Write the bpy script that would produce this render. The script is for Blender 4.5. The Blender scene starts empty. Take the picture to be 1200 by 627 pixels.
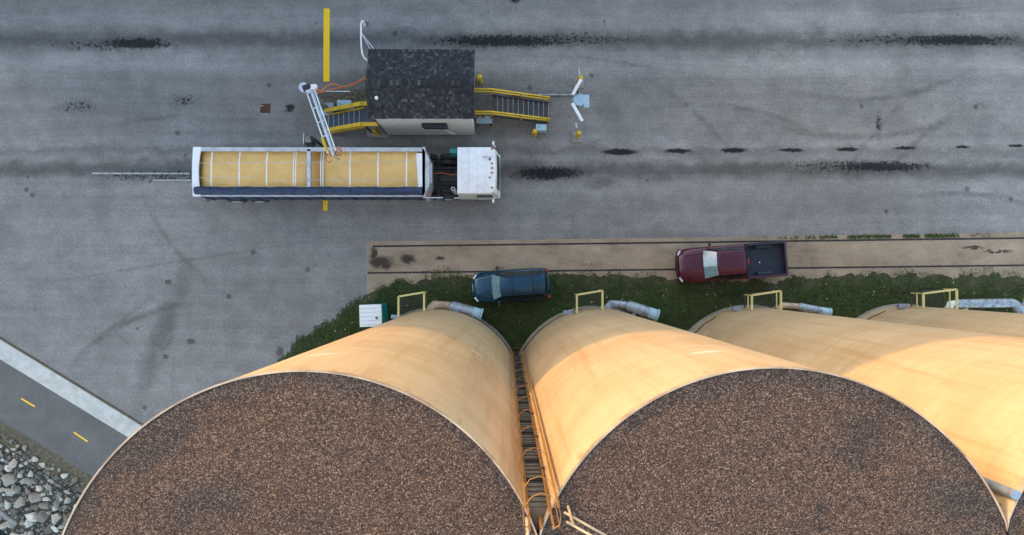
import bpy, math, random
from mathutils import Vector, Matrix
from mathutils import noise as mnoise
R = math.radians
rng = random.Random(11)
scene = bpy.context.scene

# ------------------------------------------------------------------ camera
CAM_H = 38.0
TX, TY = 0.0148, -0.0097
cd = bpy.data.cameras.new('camera'); cam = bpy.data.objects.new('camera', cd)
scene.collection.objects.link(cam); scene.camera = cam
cd.sensor_fit = 'HORIZONTAL'; cd.sensor_width = 36.0; cd.lens = 24.0
cd.clip_start = 0.5; cd.clip_end = 6000.0
cam.location = (0, 0, CAM_H); cam.rotation_euler = (TX, TY, 0)

# ------------------------------------------------------------------ sky + sun
SUN_AZ, SUN_EL = 140.0, 15.0            # azimuth counter-clockwise from +X
world = bpy.data.worlds.new('World'); scene.world = world; world.use_nodes = True
wn = world.node_tree; bg = wn.nodes['Background']
sky = wn.nodes.new('ShaderNodeTexSky'); sky.sky_type = 'NISHITA'; sky.sun_disc = False
sky.sun_elevation = R(SUN_EL); sky.sun_rotation = R(90 - SUN_AZ)
sky.air_density = 1.0; sky.dust_density = 1.3; sky.ozone_density = 0.0
wn.links.new(sky.outputs[0], bg.inputs[0]); bg.inputs[1].default_value = 0.15
sd = bpy.data.lights.new('sun', 'SUN'); sun = bpy.data.objects.new('sun', sd); scene.collection.objects.link(sun)
sd.energy = 0.62; sd.angle = R(0.5); sd.color = (1.0, 0.56, 0.16)
sv = Vector((math.cos(R(SUN_AZ)) * math.cos(R(SUN_EL)), math.sin(R(SUN_AZ)) * math.cos(R(SUN_EL)), math.sin(R(SUN_EL))))
sun.rotation_euler = sv.to_track_quat('Z', 'Y').to_euler(); sun.location = sv * 200
vs = scene.view_settings
vs.view_transform = 'Standard'; vs.look = 'None'; vs.gamma = 1.0; vs.use_curve_mapping = False
vs.exposure = 2.15

# ------------------------------------------------------------------ helpers
_rx = Matrix.Rotation(TY, 3, 'Y') @ Matrix.Rotation(TX, 3, 'X')
def W(px, py, z=0.0):
    """point of the place at height z seen at photo pixel (px, py)"""
    d = _rx @ Vector(((px - 600) / 800.0, -(py - 313.5) / 800.0, -1.0))
    t = (CAM_H - z) / -d.z
    return Vector((d.x * t, d.y * t, z))

col = scene.collection
def link(o): col.objects.link(o); return o
def thing(name, label, cat, loc=(0, 0, 0), rotz=0.0, group=None):
    o = link(bpy.data.objects.new(name, None)); o.location = loc; o.rotation_euler = (0, 0, rotz)
    o.empty_display_size = 0.2
    return tag(o, label, cat, group)
def tag(o, label=None, cat=None, group=None, kind=None):
    if label: o['label'] = label
    if cat: o['category'] = cat
    if group: o['group'] = group
    if kind: o['kind'] = kind
    return o
def root_of(o):
    while o.parent: o = o.parent
    return o
def copy_tree(o, parent=None):
    c = o.copy(); col.objects.link(c); c.parent = parent
    for ch in list(o.children): copy_tree(ch, c)
    return c

class MB:
    def __init__(s): s.v = []; s.f = []
    def add(s, vs_, fs):
        b = len(s.v); s.v += [tuple(p) for p in vs_]; s.f += [tuple(i + b for i in f) for f in fs]; return s
    def box(s, c, size, rot=None):
        x, y, z = [q / 2 for q in size]
        P = [Vector(p) for p in ((-x,-y,-z),(x,-y,-z),(x,y,-z),(-x,y,-z),(-x,-y,z),(x,-y,z),(x,y,z),(-x,y,z))]
        if rot is not None: P = [rot @ p for p in P]
        c = Vector(c)
        return s.add([p + c for p in P], [(0,3,2,1),(4,5,6,7),(0,1,5,4),(1,2,6,5),(2,3,7,6),(3,0,4,7)])
    def box2(s, a, b):
        a = Vector(a); b = Vector(b)
        return s.box((a + b) / 2, [abs(q) for q in (b - a)])
    def bar(s, p0, p1, w, h, up=(0, 0, 1)):
        p0 = Vector(p0); p1 = Vector(p1); d = (p1 - p0); L = d.length; x = d / L
        u = Vector(up)
        if abs(u.dot(x)) > .98: u = Vector((0, 1, 0))
        y = u.cross(x).normalized(); z = x.cross(y)
        m = Matrix((x, y, z)).transposed()
        return s.box((p0 + p1) / 2, (L, w, h), m)
    def cyl(s, p0, p1, r0, r1=None, n=12, caps=True):
        r1 = r0 if r1 is None else r1
        return s.tube([p0, p1], [r0, r1], n, caps)
    def tube(s, path, r, n=8, caps=True):
        P = [Vector(p) for p in path]; rr = r if isinstance(r, (list, tuple)) else [r] * len(P)
        vs_ = []; fs = []; ref = None
        for i, p in enumerate(P):
            d = (P[min(i + 1, len(P) - 1)] - P[max(i - 1, 0)]).normalized()
            if ref is None:
                ref = Vector((0, 0, 1)) if abs(d.z) < .9 else Vector((0, 1, 0))
            a = (ref - d * ref.dot(d)).normalized(); ref = a; b = d.cross(a)
            for k in range(n):
                t = 2 * math.pi * k / n
                vs_.append(p + (a * math.cos(t) + b * math.sin(t)) * rr[i])
        for i in range(len(P) - 1):
            for k in range(n):
                k2 = (k + 1) % n
                fs.append((i*n + k, i*n + k2, (i+1)*n + k2, (i+1)*n + k))
        if caps:
            fs.append(tuple(reversed(range(n)))); fs.append(tuple(range((len(P)-1)*n, len(P)*n)))
        return s.add(vs_, fs)
    def poly(s, pts): return s.add(pts, [tuple(range(len(pts)))])
    def prism(s, pts, z0, z1):
        n = len(pts)
        v = [(p[0], p[1], z0) for p in pts] + [(p[0], p[1], z1) for p in pts]
        f = [tuple(reversed(range(n))), tuple(range(n, 2*n))] + [(i, (i+1) % n, n + (i+1) % n, n + i) for i in range(n)]
        return s.add(v, f)
    def loft(s, rings, cap=True):
        n = len(rings[0]); v = [p for r_ in rings for p in r_]; f = []
        for i in range(len(rings) - 1):
            for k in range(n):
                k2 = (k + 1) % n
                f.append((i*n + k, i*n + k2, (i+1)*n + k2, (i+1)*n + k))
        if cap: f.append(tuple(reversed(range(n)))); f.append(tuple(range((len(rings)-1)*n, len(rings)*n)))
        return s.add(v, f)
    def build(s, name, m, parent=None, smooth=False, bevel=0, seg=2, sub=0, local=False, auto=None):
        me = bpy.data.meshes.new(name)
        V = s.v
        if parent is not None and not local:
            rt = root_of(parent)
            inv = (Matrix.Translation(rt.location) @ rt.rotation_euler.to_matrix().to_4x4()).inverted()
            V = [inv @ Vector(p) for p in V]
        me.from_pydata([tuple(p) for p in V], [], s.f); me.update()
        me.materials.append(m)
        o = link(bpy.data.objects.new(name, me)); o.parent = parent
        if smooth:
            me.polygons.foreach_set('use_smooth', [True] * len(me.polygons))
            if auto is not None:
                me.set_sharp_from_angle(angle=R(auto))
        if bevel:
            b = o.modifiers.new('bevel', 'BEVEL'); b.width = bevel; b.segments = seg; b.limit_method = 'ANGLE'; b.angle_limit = R(35)
        if sub:
            q = o.modifiers.new('sub', 'SUBSURF'); q.levels = sub; q.render_levels = sub
        return o

# ---- node helper
class NT:
    def __init__(s, name):
        s.m = bpy.data.materials.new(name); s.m.use_nodes = True; s.t = s.m.node_tree
        s.b = s.t.nodes['Principled BSDF']; s._pos = None; s._obj = None
    def n(s, typ, **kw):
        nd = s.t.nodes.new(typ)
        for k, v in kw.items(): setattr(nd, k, v)
        return nd
    def put(s, sock, v):
        if v is None: return
        if hasattr(v, 'is_linked') or isinstance(v, bpy.types.NodeSocket): s.t.links.new(v, sock)
        elif isinstance(v, (tuple, list, Vector)) and len(v) == 3 and sock.type == 'RGBA': sock.default_value = (*v, 1)
        else: sock.default_value = v
    @property
    def pos(s):
        if s._pos is None: s._pos = s.n('ShaderNodeNewGeometry').outputs['Position']
        return s._pos
    @property
    def obj(s):
        if s._obj is None: s._obj = s.n('ShaderNodeTexCoord').outputs['Object']
        return s._obj
    def math(s, op, a, b=None, c=None, clamp=False):
        nd = s.n('ShaderNodeMath', operation=op, use_clamp=clamp)
        for i, q in enumerate((a, b, c)): s.put(nd.inputs[i], q)
        return nd.outputs[0]
    def vmath(s, op, a, b=None):
        nd = s.n('ShaderNodeVectorMath', operation=op)
        s.put(nd.inputs[0], a); s.put(nd.inputs[1], b)
        return nd.outputs['Value'] if op in ('LENGTH', 'DOT_PRODUCT', 'DISTANCE') else nd.outputs[0]
    def noise(s, vec, scale, detail=3, rough=.55, out='Fac', dist=0):
        nd = s.n('ShaderNodeTexNoise'); s.put(nd.inputs['Vector'], vec)
        nd.inputs['Scale'].default_value = scale; nd.inputs['Detail'].default_value = detail
        nd.inputs['Roughness'].default_value = rough; nd.inputs['Distortion'].default_value = dist
        return nd.outputs[out]
    def voronoi(s, vec, scale, out='Color', feature='F1', rnd=1.0):
        nd = s.n('ShaderNodeTexVoronoi', feature=feature); s.put(nd.inputs['Vector'], vec)
        nd.inputs['Scale'].default_value = scale; nd.inputs['Randomness'].default_value = rnd
        return nd.outputs[out]
    def rng(s, v, a, b, c=0.0, d=1.0, smooth=True):
        nd = s.n('ShaderNodeMapRange', interpolation_type='SMOOTHSTEP' if smooth else 'LINEAR')
        s.put(nd.inputs[0], v)
        for i, q in enumerate((a, b, c, d)): nd.inputs[i + 1].default_value = q
        return nd.outputs[0]
    def mix(s, f, a, b, blend='MIX'):
        nd = s.n('ShaderNodeMix', data_type='RGBA', blend_type=blend)
        s.put(nd.inputs[0], f); s.put(nd.inputs[6], a); s.put(nd.inputs[7], b)
        return nd.outputs[2]
    def sep(s, v):
        nd = s.n('ShaderNodeSeparateXYZ'); s.put(nd.inputs[0], v); return nd.outputs
    def ramp(s, v, stops):
        nd = s.n('ShaderNodeValToRGB'); s.put(nd.inputs[0], v); cr = nd.color_ramp
        while len(cr.elements) < len(stops): cr.elements.new(.5)
        for e, (p, c) in zip(cr.elements, stops): e.position = p; e.color = (*c, 1)
        return nd.outputs[0]
    def bump(s, h, strength=.3, dist=.02):
        nd = s.n('ShaderNodeBump'); s.put(nd.inputs['Height'], h)
        nd.inputs['Strength'].default_value = strength; nd.inputs['Distance'].default_value = dist
        s.t.links.new(nd.outputs[0], s.b.inputs['Normal']); return nd
    def set(s, **kw):
        for k, v in kw.items(): s.put(s.b.inputs[k.replace('_', ' ')], v)
        return s

def mat(name, base, rough=.5, metal=0.0, var=.12, scale=6.0, dirt=None, dirt_amt=0.0, dirt_scale=3.0, bump=0.0, spec=.5, coat=0.0, ior=None):
    """painted / metal / plastic surface with uneven tone, some dirt and slightly uneven gloss"""
    t = NT(name); o = t.obj
    f = t.noise(o, scale, 4)
    dk = tuple(c * (1 - var) for c in base); lt = tuple(min(1, c * (1 + var)) for c in base)
    c = t.mix(t.rng(f, .3, .7), dk, lt)
    if dirt:
        d = t.math('MULTIPLY', t.rng(t.noise(o, dirt_scale, 6, .7), .45, .75), dirt_amt)
        c = t.mix(d, c, dirt)
    r_ = t.rng(t.noise(o, scale * 2, 3), .3, .7, max(0, rough - .08), min(1, rough + .08))
    t.set(Base_Color=c, Roughness=r_, Metallic=metal, Coat_Weight=coat)
    t.b.inputs['Specular IOR Level'].default_value = spec
    if ior: t.b.inputs['IOR'].default_value = ior
    if bump: t.bump(t.noise(o, scale * 4, 4), bump, .01)
    return t.m

def stain(t, p, c, rad, soft=.6, rot=0.0):
    """0..1 mask of an oval of radii rad (m) round c; p = (warped) position socket"""
    q = t.vmath('SUBTRACT', p, (c[0], c[1], 0))
    if rot:
        nd = t.n('ShaderNodeVectorRotate', rotation_type='Z_AXIS'); t.put(nd.inputs[0], q); nd.inputs['Angle'].default_value = -rot
        q = nd.outputs[0]
    q = t.vmath('MULTIPLY', q, (1 / rad[0], 1 / rad[1], 0))
    return t.rng(t.vmath('LENGTH', q), 1 - soft, 1.0, 1.0, 0.0)
def seg_stain(t, p, a, b, w, soft=.6):
    a = Vector(a); b = Vector(b); d = b - a
    return stain(t, p, (a + b) / 2, (d.length / 2 * 1.12, w), soft, math.atan2(d.y, d.x))
def band(t, y, y0, hw):
    return t.rng(t.math('ABSOLUTE', t.math('SUBTRACT', y, y0)), 0, hw, 1.0, 0.0)

# ------------------------------------------------------------------ materials of the ground
def asphalt_mat():
    t = NT('asphalt'); p = t.pos
    warp = t.vmath('SCALE', t.vmath('SUBTRACT', t.noise(p, .9, 4, .6, 'Color'), (.5, .5, .5)), None)
    warp.node.inputs['Scale'].default_value = 1.1
    pw = t.vmath('ADD', p, warp)
    warp2 = t.vmath('SCALE', t.vmath('SUBTRACT', t.noise(p, 5, 3, .6, 'Color'), (.5, .5, .5)), None)
    warp2.node.inputs['Scale'].default_value = .25
    pf = t.vmath('ADD', p, warp2)
    big = t.noise(p, .12, 5, .6)
    streak = t.noise(t.vmath('MULTIPLY', p, (.05, 1.0, 1)), 1.6, 5, .6)
    streak2 = t.noise(t.vmath('MULTIPLY', p, (.16, 3.2, 1)), 1.3, 4, .6)
    grain = t.noise(p, 22, 3, .7)
    blot = t.noise(p, 1.1, 6, .68)
    v = t.rng(big, .3, .7, .165, .215)
    v = t.math('MULTIPLY', v, t.rng(streak, .25, .75, .92, 1.08))
    v = t.math('MULTIPLY', v, t.rng(streak2, .25, .75, .95, 1.05))
    v = t.math('MULTIPLY', v, t.rng(blot, .25, .75, .86, 1.14))
    v = t.math('MULTIPLY', v, t.rng(grain, .25, .75, .62, 1.38))
    v = t.math('MULTIPLY', v, t.rng(t.noise(p, 8, 2, .6), .25, .75, .88, 1.12))
    v = t.math('MULTIPLY', v, t.rng(t.noise(p, .35, 3, .6), .3, .7, .93, 1.07))
    y = t.sep(pw)[1]
    def lane(v, py, hw, k):
        return t.math('MULTIPLY', v, t.math('SUBTRACT', 1.0, t.math('MULTIPLY', band(t, y, W(600, py).y, hw), k)))
    # wheel lanes: darkened drip line with polished pale wheel paths either side
    v = lane(v, 47, .75, .46); v = lane(v, 76, .9, -.26); v = lane(v, 22, .8, -.2)
    v = lane(v, 199, .75, .46); v = lane(v, 177, .35, .2); v = lane(v, 222, .8, -.14); v = lane(v, 188, .3, -.12); v = lane(v, 166, .5, -.16)
    v = lane(v, 262, .8, -.10)
    # the busy apron round the weigh hut is stained darker and browner
    hut = stain(t, pw, W(500, 125), (9.5, 3.2), .7)
    v = t.math('MULTIPLY', v, t.math('SUBTRACT', 1.0, t.math('MULTIPLY', hut, .36)))
    # soft broad marks: rubber arcs, diagonal dark streak near the road, darker corner
    def dk(v, m, k): return t.math('MULTIPLY', v, t.math('SUBTRACT', 1.0, t.math('MULTIPLY', m, k)))
    v = dk(v, seg_stain(t, pw, W(150, 500), W(228, 290), .95, .9), .36)
    v = dk(v, seg_stain(t, pw, W(690, 100), W(740, 170), 1.0, .9), .24)
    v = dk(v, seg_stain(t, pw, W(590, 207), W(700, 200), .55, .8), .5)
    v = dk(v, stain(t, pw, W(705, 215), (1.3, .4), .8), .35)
    for a, b, w_ in (((60, 440), (200, 330), .2), ((120, 375), (175, 425), .08), ((0, 340), (400, 276), .14), ((250, 130), (100, 150), .2), ((640, 60), (830, 90), .15), ((985, 20), (1190, 5), .12)):
        v = dk(v, seg_stain(t, pf, W(*a), W(*b), w_, .95), .2)
    # curved tyre tracks of trucks swinging round, in pairs
    def arc(c, rad, w_, fade, k):
        q = t.vmath('SUBTRACT', pf, (c[0], c[1], 0)); q = t.vmath('MULTIPLY', q, (1, 1, 0))
        m = t.rng(t.math('ABSOLUTE', t.math('SUBTRACT', t.vmath('LENGTH', q), rad)), 0, w_, 1.0, 0.0)
        m = t.math('MULTIPLY', m, stain(t, p, W(*fade[0]), fade[1], .9))
        return dk(v, t.math('MULTIPLY', m, t.rng(t.noise(p, 1.5, 4, .7), .3, .6)), k * 1.35)
    for cpx, rad, w_, fade, k in (((1000, -160), 15.5, .32, ((1010, 130), (9, 4)), .30), ((1000, -160), 13.4, .30, ((1040, 100), (8, 3.5)), .26), ((820, 420), 14.2, .26, ((880, 130), (8, 3)), .24),
                                  ((1230, 330), 10.8, .30, ((1060, 160), (6, 4)), .28), ((1230, 330), 12.9, .26, ((1010, 150), (6, 4)), .22), ((640, 330), 12.6, .26, ((830, 120), (5, 4)), .26),
                                  ((240, 560), 9.6, .3, ((150, 380), (7, 5)), .26), ((420, 120), 13.0, .28, ((190, 300), (7, 5)), .22), ((1120, 520), 14.0, .25, ((1150, 230), (6, 2)), .28)):
        v = arc(W(*cpx), rad, w_, fade, k)
    dust = t.math('MULTIPLY', stain(t, pw, W(940, 140), (17, 8), .9), t.rng(t.noise(p, .3, 4, .6), .3, .6, .5, 1.0))
    v = t.math('MULTIPLY', v, t.math('ADD', 1.0, t.math('MULTIPLY', dust, .16)))
    rust = t.mix(hut, (1.16, 1.06, .96), (1.18, 1.02, .84))
    rust = t.mix(dust, rust, (1.20, 1.04, .88))
    base = t.mix(1.0, rust, t.mix(0, (1, 1, 1), (1, 1, 1)), 'MULTIPLY')
    cv = t.n('ShaderNodeCombineColor'); [t.put(cv.inputs[i], v) for i in range(3)]
    c = t.mix(1.0, base, cv.outputs[0], 'MULTIPLY')
    # oil: solid ovals in a row, and speckled drip patches
    oil = None
    def join(o, m): return m if o is None else t.math('MAXIMUM', o, m)
    for px, py, a, b in ((726, 178, 1.15, .2), (795, 177, .9, .15), (860, 176, .9, .15), (927, 176, .8, .13), (993, 175, .75, .12),
                         (1060, 173.5, .7, .11), (1128, 172, .5, .1), (1190, 171, .5, .1)):
        oil = join(oil, stain(t, pf, W(px, py), (a * 1.1, b * 1.15), .5))
    for px, py, a, b in ((328, 412, .28, .32), (224, 400, .3, .2), (197, 331, .25, .18)):
        oil = join(oil, t.math('MULTIPLY', stain(t, pf, W(px, py), (a, b), .5), .6))
    sp = None
    for px, py, a, b in ((160, 51, 3.6, .55), (120, 53, 6, .6), (590, 48, 6.5, .6), (660, 46, 9, .7), (1120, 47, 6.0, .55), (1080, 47, 10, .7), (1030, 195, 5.2, .5),
                         (1000, 195, 8, .7), (640, 203, 3.2, .6), (180, 206, 5.5, .65), (340, 126, .45, .4), (90, 125, 2.2, .6), (1030, 145, .35, 1.6), (215, 118, 1.5, .6), (450, 302, .1, .1)):
        sp = join(sp, t.math('MULTIPLY', stain(t, pf, W(px, py), (a, b), .95), .5 if (px, py) in ((90, 125), (215, 118), (1030, 145), (180, 206), (120, 53), (660, 46), (1080, 47), (1000, 195)) else 1.0))
    halo = t.math('MULTIPLY', t.rng(sp, 0, 1), .5)
    thr = t.math('SUBTRACT', t.math('ADD', t.math('MULTIPLY', t.noise(p, 5.0, 5, .8), 2.5), t.math('MULTIPLY', sp, .72)), 1.56)
    sp = t.math('MAXIMUM', halo, t.math('MULTIPLY', t.rng(thr, 0, .16), t.rng(sp, 0, .25)))
    drops = t.rng(t.voronoi(p, .55, 'Distance'), .06, .10, 1.0, 0.0)
    oil = join(oil, t.math('MULTIPLY', sp, .95)); oil = join(oil, t.math('MULTIPLY', drops, .55))
    c = t.mix(t.math('MULTIPLY', oil, .93), c, (.014, .014, .015))
    # brown square iron plate stain is an object; pale scuffs
    sc = None
    for px, py, a, b in ((475, 29, .5, .06), (503, 27, .3, .06), (480, 37, .35, .05), (555, 36, .4, .08), (775, 163, .5, .25), (620, 10, .05, .05)):
        sc = join(sc, stain(t, pf, W(px, py), (a, b), .6))
    c = t.mix(t.math('MULTIPLY', t.math('MULTIPLY', sc, t.rng(t.noise(p, 9, 3), .42, .6)), .5), c, (.42, .42, .42))
    spots = t.rng(t.voronoi(t.vmath('ADD', p, (7.3, 2.1, 0)), 1.3, 'Distance'), .025, .045, 1.0, 0.0)
    c = t.mix(t.math('MULTIPLY', spots, .5), c, (.4, .4, .38))
    ck = t.voronoi(pw, .22, 'Distance', 'DISTANCE_TO_EDGE')
    ck = t.math('MULTIPLY', t.rng(ck, 0.001, .007, 1.0, 0.0), t.rng(t.noise(p, .25, 2), .5, .62))
    c = t.mix(t.math('MULTIPLY', ck, .22), c, (.02, .02, .02))
    t.set(Base_Color=c, Roughness=t.math('SUBTRACT', .9, t.math('MULTIPLY', oil, .08)))
    t.put(t.b.inputs['Specular IOR Level'], t.math('SUBTRACT', .3, t.math('MULTIPLY', oil, .22)))
    t.bump(t.math('ADD', grain, t.math('MULTIPLY', blot, .4)), .35, .015)
    return t.m

def gravel_mat():
    t = NT('rail_bed_concrete'); p = t.pos
    f = t.noise(t.vmath('MULTIPLY', p, (.5, 1, 1)), .9, 6, .7); g = t.noise(p, 16, 4, .75)
    c = t.ramp(f, [(.22, (.15, .10, .062)), (.45, (.33, .235, .152)), (.6, (.40, .29, .19)), (.8, (.54, .41, .28))])
    c = t.mix(1.0, c, t.ramp(g, [(.25, (.55, .55, .55)), (.75, (1.3, 1.3, 1.3))]), 'MULTIPLY')
    dk = None
    for px, py, a, b in ((446, 307, 1.0, .5), (438, 298, .3, .6), (478, 304, .6, .35), (452, 312, .5, .3), (515, 303, .35, .2), (1170, 295, 1.2, .12), (1140, 290, .9, .1)):
        m = stain(t, t.vmath('ADD', p, t.vmath('MULTIPLY', t.vmath('SUBTRACT', t.noise(p, 4, 3, .6, 'Color'), (.5, .5, .5)), (.5, .5, 0))), W(px, py), (a, b), .7)
        dk = m if dk is None else t.math('MAXIMUM', dk, m)
    c = t.mix(t.math('MULTIPLY', dk, .92), c, (.028, .018, .012))
    t.set(Base_Color=c, Roughness=.9); t.bump(g, .5, .02)
    return t.m

def soil_mat():
    t = NT('turf_soil'); p = t.pos
    f = t.noise(p, 1.2, 6, .7); g = t.noise(p, 14, 3, .7)
    c = t.ramp(f, [(.3, (.032, .030, .010)), (.5, (.060, .050, .022)), (.68, (.14, .105, .06)), (.85, (.24, .18, .11))])
    c = t.mix(1.0, c, t.ramp(g, [(.25, (.6, .6, .6)), (.75, (1.3, 1.3, 1.3))]), 'MULTIPLY')
    t.set(Base_Color=c, Roughness=.95); t.bump(g, .6, .03)
    return t.m

def blade_mat():
    t = NT('grass_blade'); p = t.pos
    rnd = t.n('ShaderNodeNewGeometry').outputs['Random Per Island']
    f = t.noise(p, .8, 4, .6)
    a = t.ramp(rnd, [(0, (.014, .040, .002)), (.6, (.034, .080, .004)), (.9, (.058, .112, .009)), (1, (.20, .16, .03))])
    c = t.mix(t.rng(f, .56, .78, 0, .8), a, (.085, .075, .025))
    t.set(Base_Color=c, Roughness=.7)
    return t.m

def silo_mat():
    t = NT('cream_silo_paint'); o = t.obj
    geo = t.sep(o); z = geo[2]
    ang = t.math('ARCTAN2', geo[1], geo[0])
    cc = t.n('ShaderNodeCombineXYZ'); t.put(cc.inputs[0], t.math('MULTIPLY', ang, 4.6)); t.put(cc.inputs[1], z)
    uv = cc.outputs[0]
    # lift bands of the slip-formed wall, horizontal brush marks and vertical run-off streaks
    ring = t.noise(t.vmath('MULTIPLY', uv, (.05, 1.0, 1)), 2.2, 5, .65)
    ring2 = t.noise(t.vmath('MULTIPLY', uv, (.12, 1.0, 1)), 9.0, 4, .6)
    run = t.noise(t.vmath('MULTIPLY', uv, (1.0, .04, 1)), 2.4, 5, .65)
    blot = t.noise(o, .55, 5, .6)
    fine = t.noise(o, 9, 4, .7)
    c = t.mix(t.rng(blot, .3, .7), (.58, .385, .205), (.66, .465, .265))
    c = t.mix(t.math('MULTIPLY', t.rng(ring, .42, .72), .42), c, (.44, .30, .165))
    c = t.mix(t.math('MULTIPLY', t.rng(ring2, .5, .75), .16), c, (.40, .30, .19))
    c = t.mix(t.math('MULTIPLY', t.rng(run, .46, .72), .55), c, (.47, .245, .09))
    lift = t.math('FRACT', t.math('DIVIDE', t.math('ADD', z, t.math('MULTIPLY', fine, .05)), 1.22))
    c = t.mix(t.math('MULTIPLY', t.rng(lift, 0, .03, 1.0, 0.0), .22), c, (.38, .28, .17))
    low = t.math('MULTIPLY', t.rng(z, 11.0, 3.0), t.rng(t.noise(uv, .5, 4, .6), .3, .6, .35, 1.0))
    c = t.mix(t.math('MULTIPLY', low, .40), c, (.36, .27, .17))
    weep = t.math('MULTIPLY', t.rng(t.noise(t.vmath('MULTIPLY', uv, (1.0, .018, 1)), 6.5, 4, .7), .58, .72), t.rng(t.noise(uv, .35, 3), .45, .6))
    c = t.mix(t.math('MULTIPLY', weep, .35), c, (.34, .20, .09))
    # bare patched strips rubbed pale
    pv = t.voronoi(t.vmath('MULTIPLY', uv, (.32, .75, 1)), .55, 'Distance')
    c = t.mix(t.math('MULTIPLY', t.rng(t.math('ADD', pv, t.math('MULTIPLY', t.noise(uv, 6, 3), .08)), .085, .115, 1.0, 0.0), .55), c, (.8, .74, .64))
    # rust weeps below the rim
    topm = t.math('MULTIPLY', t.rng(z, 24.2, 25.3), t.rng(t.noise(t.vmath('MULTIPLY', uv, (1, .15, 1)), 3.5, 4, .7), .52, .7))
    c = t.mix(t.math('MULTIPLY', topm, .55), c, (.36, .15, .05))
    c = t.mix(1.0, c, t.ramp(fine, [(.2, (.90, .90, .90)), (.8, (1.08, 1.08, 1.08))]), 'MULTIPLY')
    t.set(Base_Color=c, Roughness=.62)
    t.bump(t.math('ADD', t.math('MULTIPLY', ring2, .6), fine), .16, .02)
    return t.m

def roof_gravel_mat():
    t = NT('brown_roof_gravel'); p = t.pos
    cell = t.voronoi(p, 52, 'Color'); rv = t.sep(cell)[0]
    cell2 = t.voronoi(t.vmath('ADD', p, (3.1, 1.7, .4)), 64, 'Color'); rv2 = t.sep(cell2)[1]
    a = t.ramp(rv, [(0, (.010, .006, .005)), (.35, (.046, .025, .016)), (.62, (.112, .060, .037)), (.84, (.205, .113, .068)), (1, (.44, .30, .20))])
    b = t.ramp(rv2, [(0, (.008, .007, .007)), (.5, (.052, .033, .025)), (1, (.24, .16, .11))])
    c = t.mix(.30, a, b)
    big = t.noise(p, .35, 5, .65)
    warp = t.vmath('ADD', p, t.vmath('MULTIPLY', t.vmath('SUBTRACT', t.noise(p, 1.3, 4, .6, 'Color'), (.5, .5, .5)), (1.4, 1.4, 0)))
    tar = t.math('MULTIPLY', t.rng(t.noise(warp, .5, 5, .7), .52, .74), .7)
    for px, py, ra, rb, ro in ((180, 520, 2.0, .45, .5), (300, 455, 1.9, .35, .25), (930, 437, 2.3, .28, 0), (1040, 463, 1.0, .22, -.5), (240, 590, 1.6, .7, .4), (1010, 510, .9, .8, 0), (1130, 585, 1.1, .45, -.5),
                               (660, 560, .35, .9, .2), (960, 600, .25, .7, .2), (590, 560, .3, .8, .3)):
        tar = t.math('MAXIMUM', tar, t.math('MULTIPLY', stain(t, warp, W(px, py, 25.4), (ra, rb), .8, ro), .9))
    ol = t.obj; rad = t.vmath('LENGTH', t.vmath('MULTIPLY', ol, (1, 1, 0)))
    edge = t.math('MULTIPLY', t.rng(t.math('ADD', rad, t.math('MULTIPLY', t.noise(p, 1.1, 4, .65), .9)), 4.62, 5.0), .85)
    tar = t.math('MAXIMUM', tar, edge)
    c = t.mix(t.math('MULTIPLY', tar, .60), c, t.mix(t.rng(rv, .45, .95), (.014, .013, .014), (.10, .088, .082)))
    c = t.mix(t.rng(big, .35, .65, 0, .25), c, t.mix(1.0, c, (1.35, 1.05, .85), 'MULTIPLY'))
    t.set(Base_Color=c, Roughness=.85)
    t.b.inputs['Specular IOR Level'].default_value = .3
    t.bump(t.math('ADD', t.voronoi(p, 52, 'Distance'), t.math('MULTIPLY', rv, .5)), .55, .025)
    return t.m

def stone_mat():
    t = NT('limestone_riprap'); o = t.obj
    rnd = t.n('ShaderNodeObjectInfo').outputs['Random']
    a = t.ramp(rnd, [(0, (.15, .13, .10)), (.35, (.31, .275, .22)), (.75, (.48, .435, .36)), (1, (.72, .68, .60))])
    f = t.noise(o, 5, 6, .7)
    c = t.mix(1.0, a, t.ramp(f, [(.25, (.55, .54, .5)), (.75, (1.25, 1.25, 1.25))]), 'MULTIPLY')
    t.set(Base_Color=c, Roughness=.9); t.bump(f, .5, .05)
    return t.m

def grain_mat():
    t = NT('golden_grain'); p = t.pos
    f = t.noise(p, 1.6, 5, .65); g = t.noise(p, 34, 3, .75)
    c = t.ramp(f, [(.25, (.80, .47, .14)), (.5, (.86, .54, .19)), (.75, (.90, .60, .24))])
    c = t.mix(1.0, c, t.ramp(g, [(.25, (.72, .70, .66)), (.75, (1.2, 1.2, 1.2))]), 'MULTIPLY')
    t.set(Base_Color=c, Roughness=.85); t.bump(g, .5, .015)
    return t.m

def shingle_mat():
    t = NT('charcoal_shingle')
    rnd = t.n('ShaderNodeNewGeometry').outputs['Random Per Island']
    a = t.ramp(rnd, [(0, (.018, .018, .019)), (.5, (.030, .030, .032)), (.85, (.050, .049, .050)), (1, (.10, .096, .09))])
    g = t.noise(t.pos, 30, 3, .7)
    c = t.mix(1.0, a, t.ramp(g, [(.25, (.6, .6, .6)), (.75, (1.4, 1.4, 1.4))]), 'MULTIPLY')
    t.set(Base_Color=c, Roughness=.92); t.bump(g, .4, .01)
    return t.m

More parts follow.
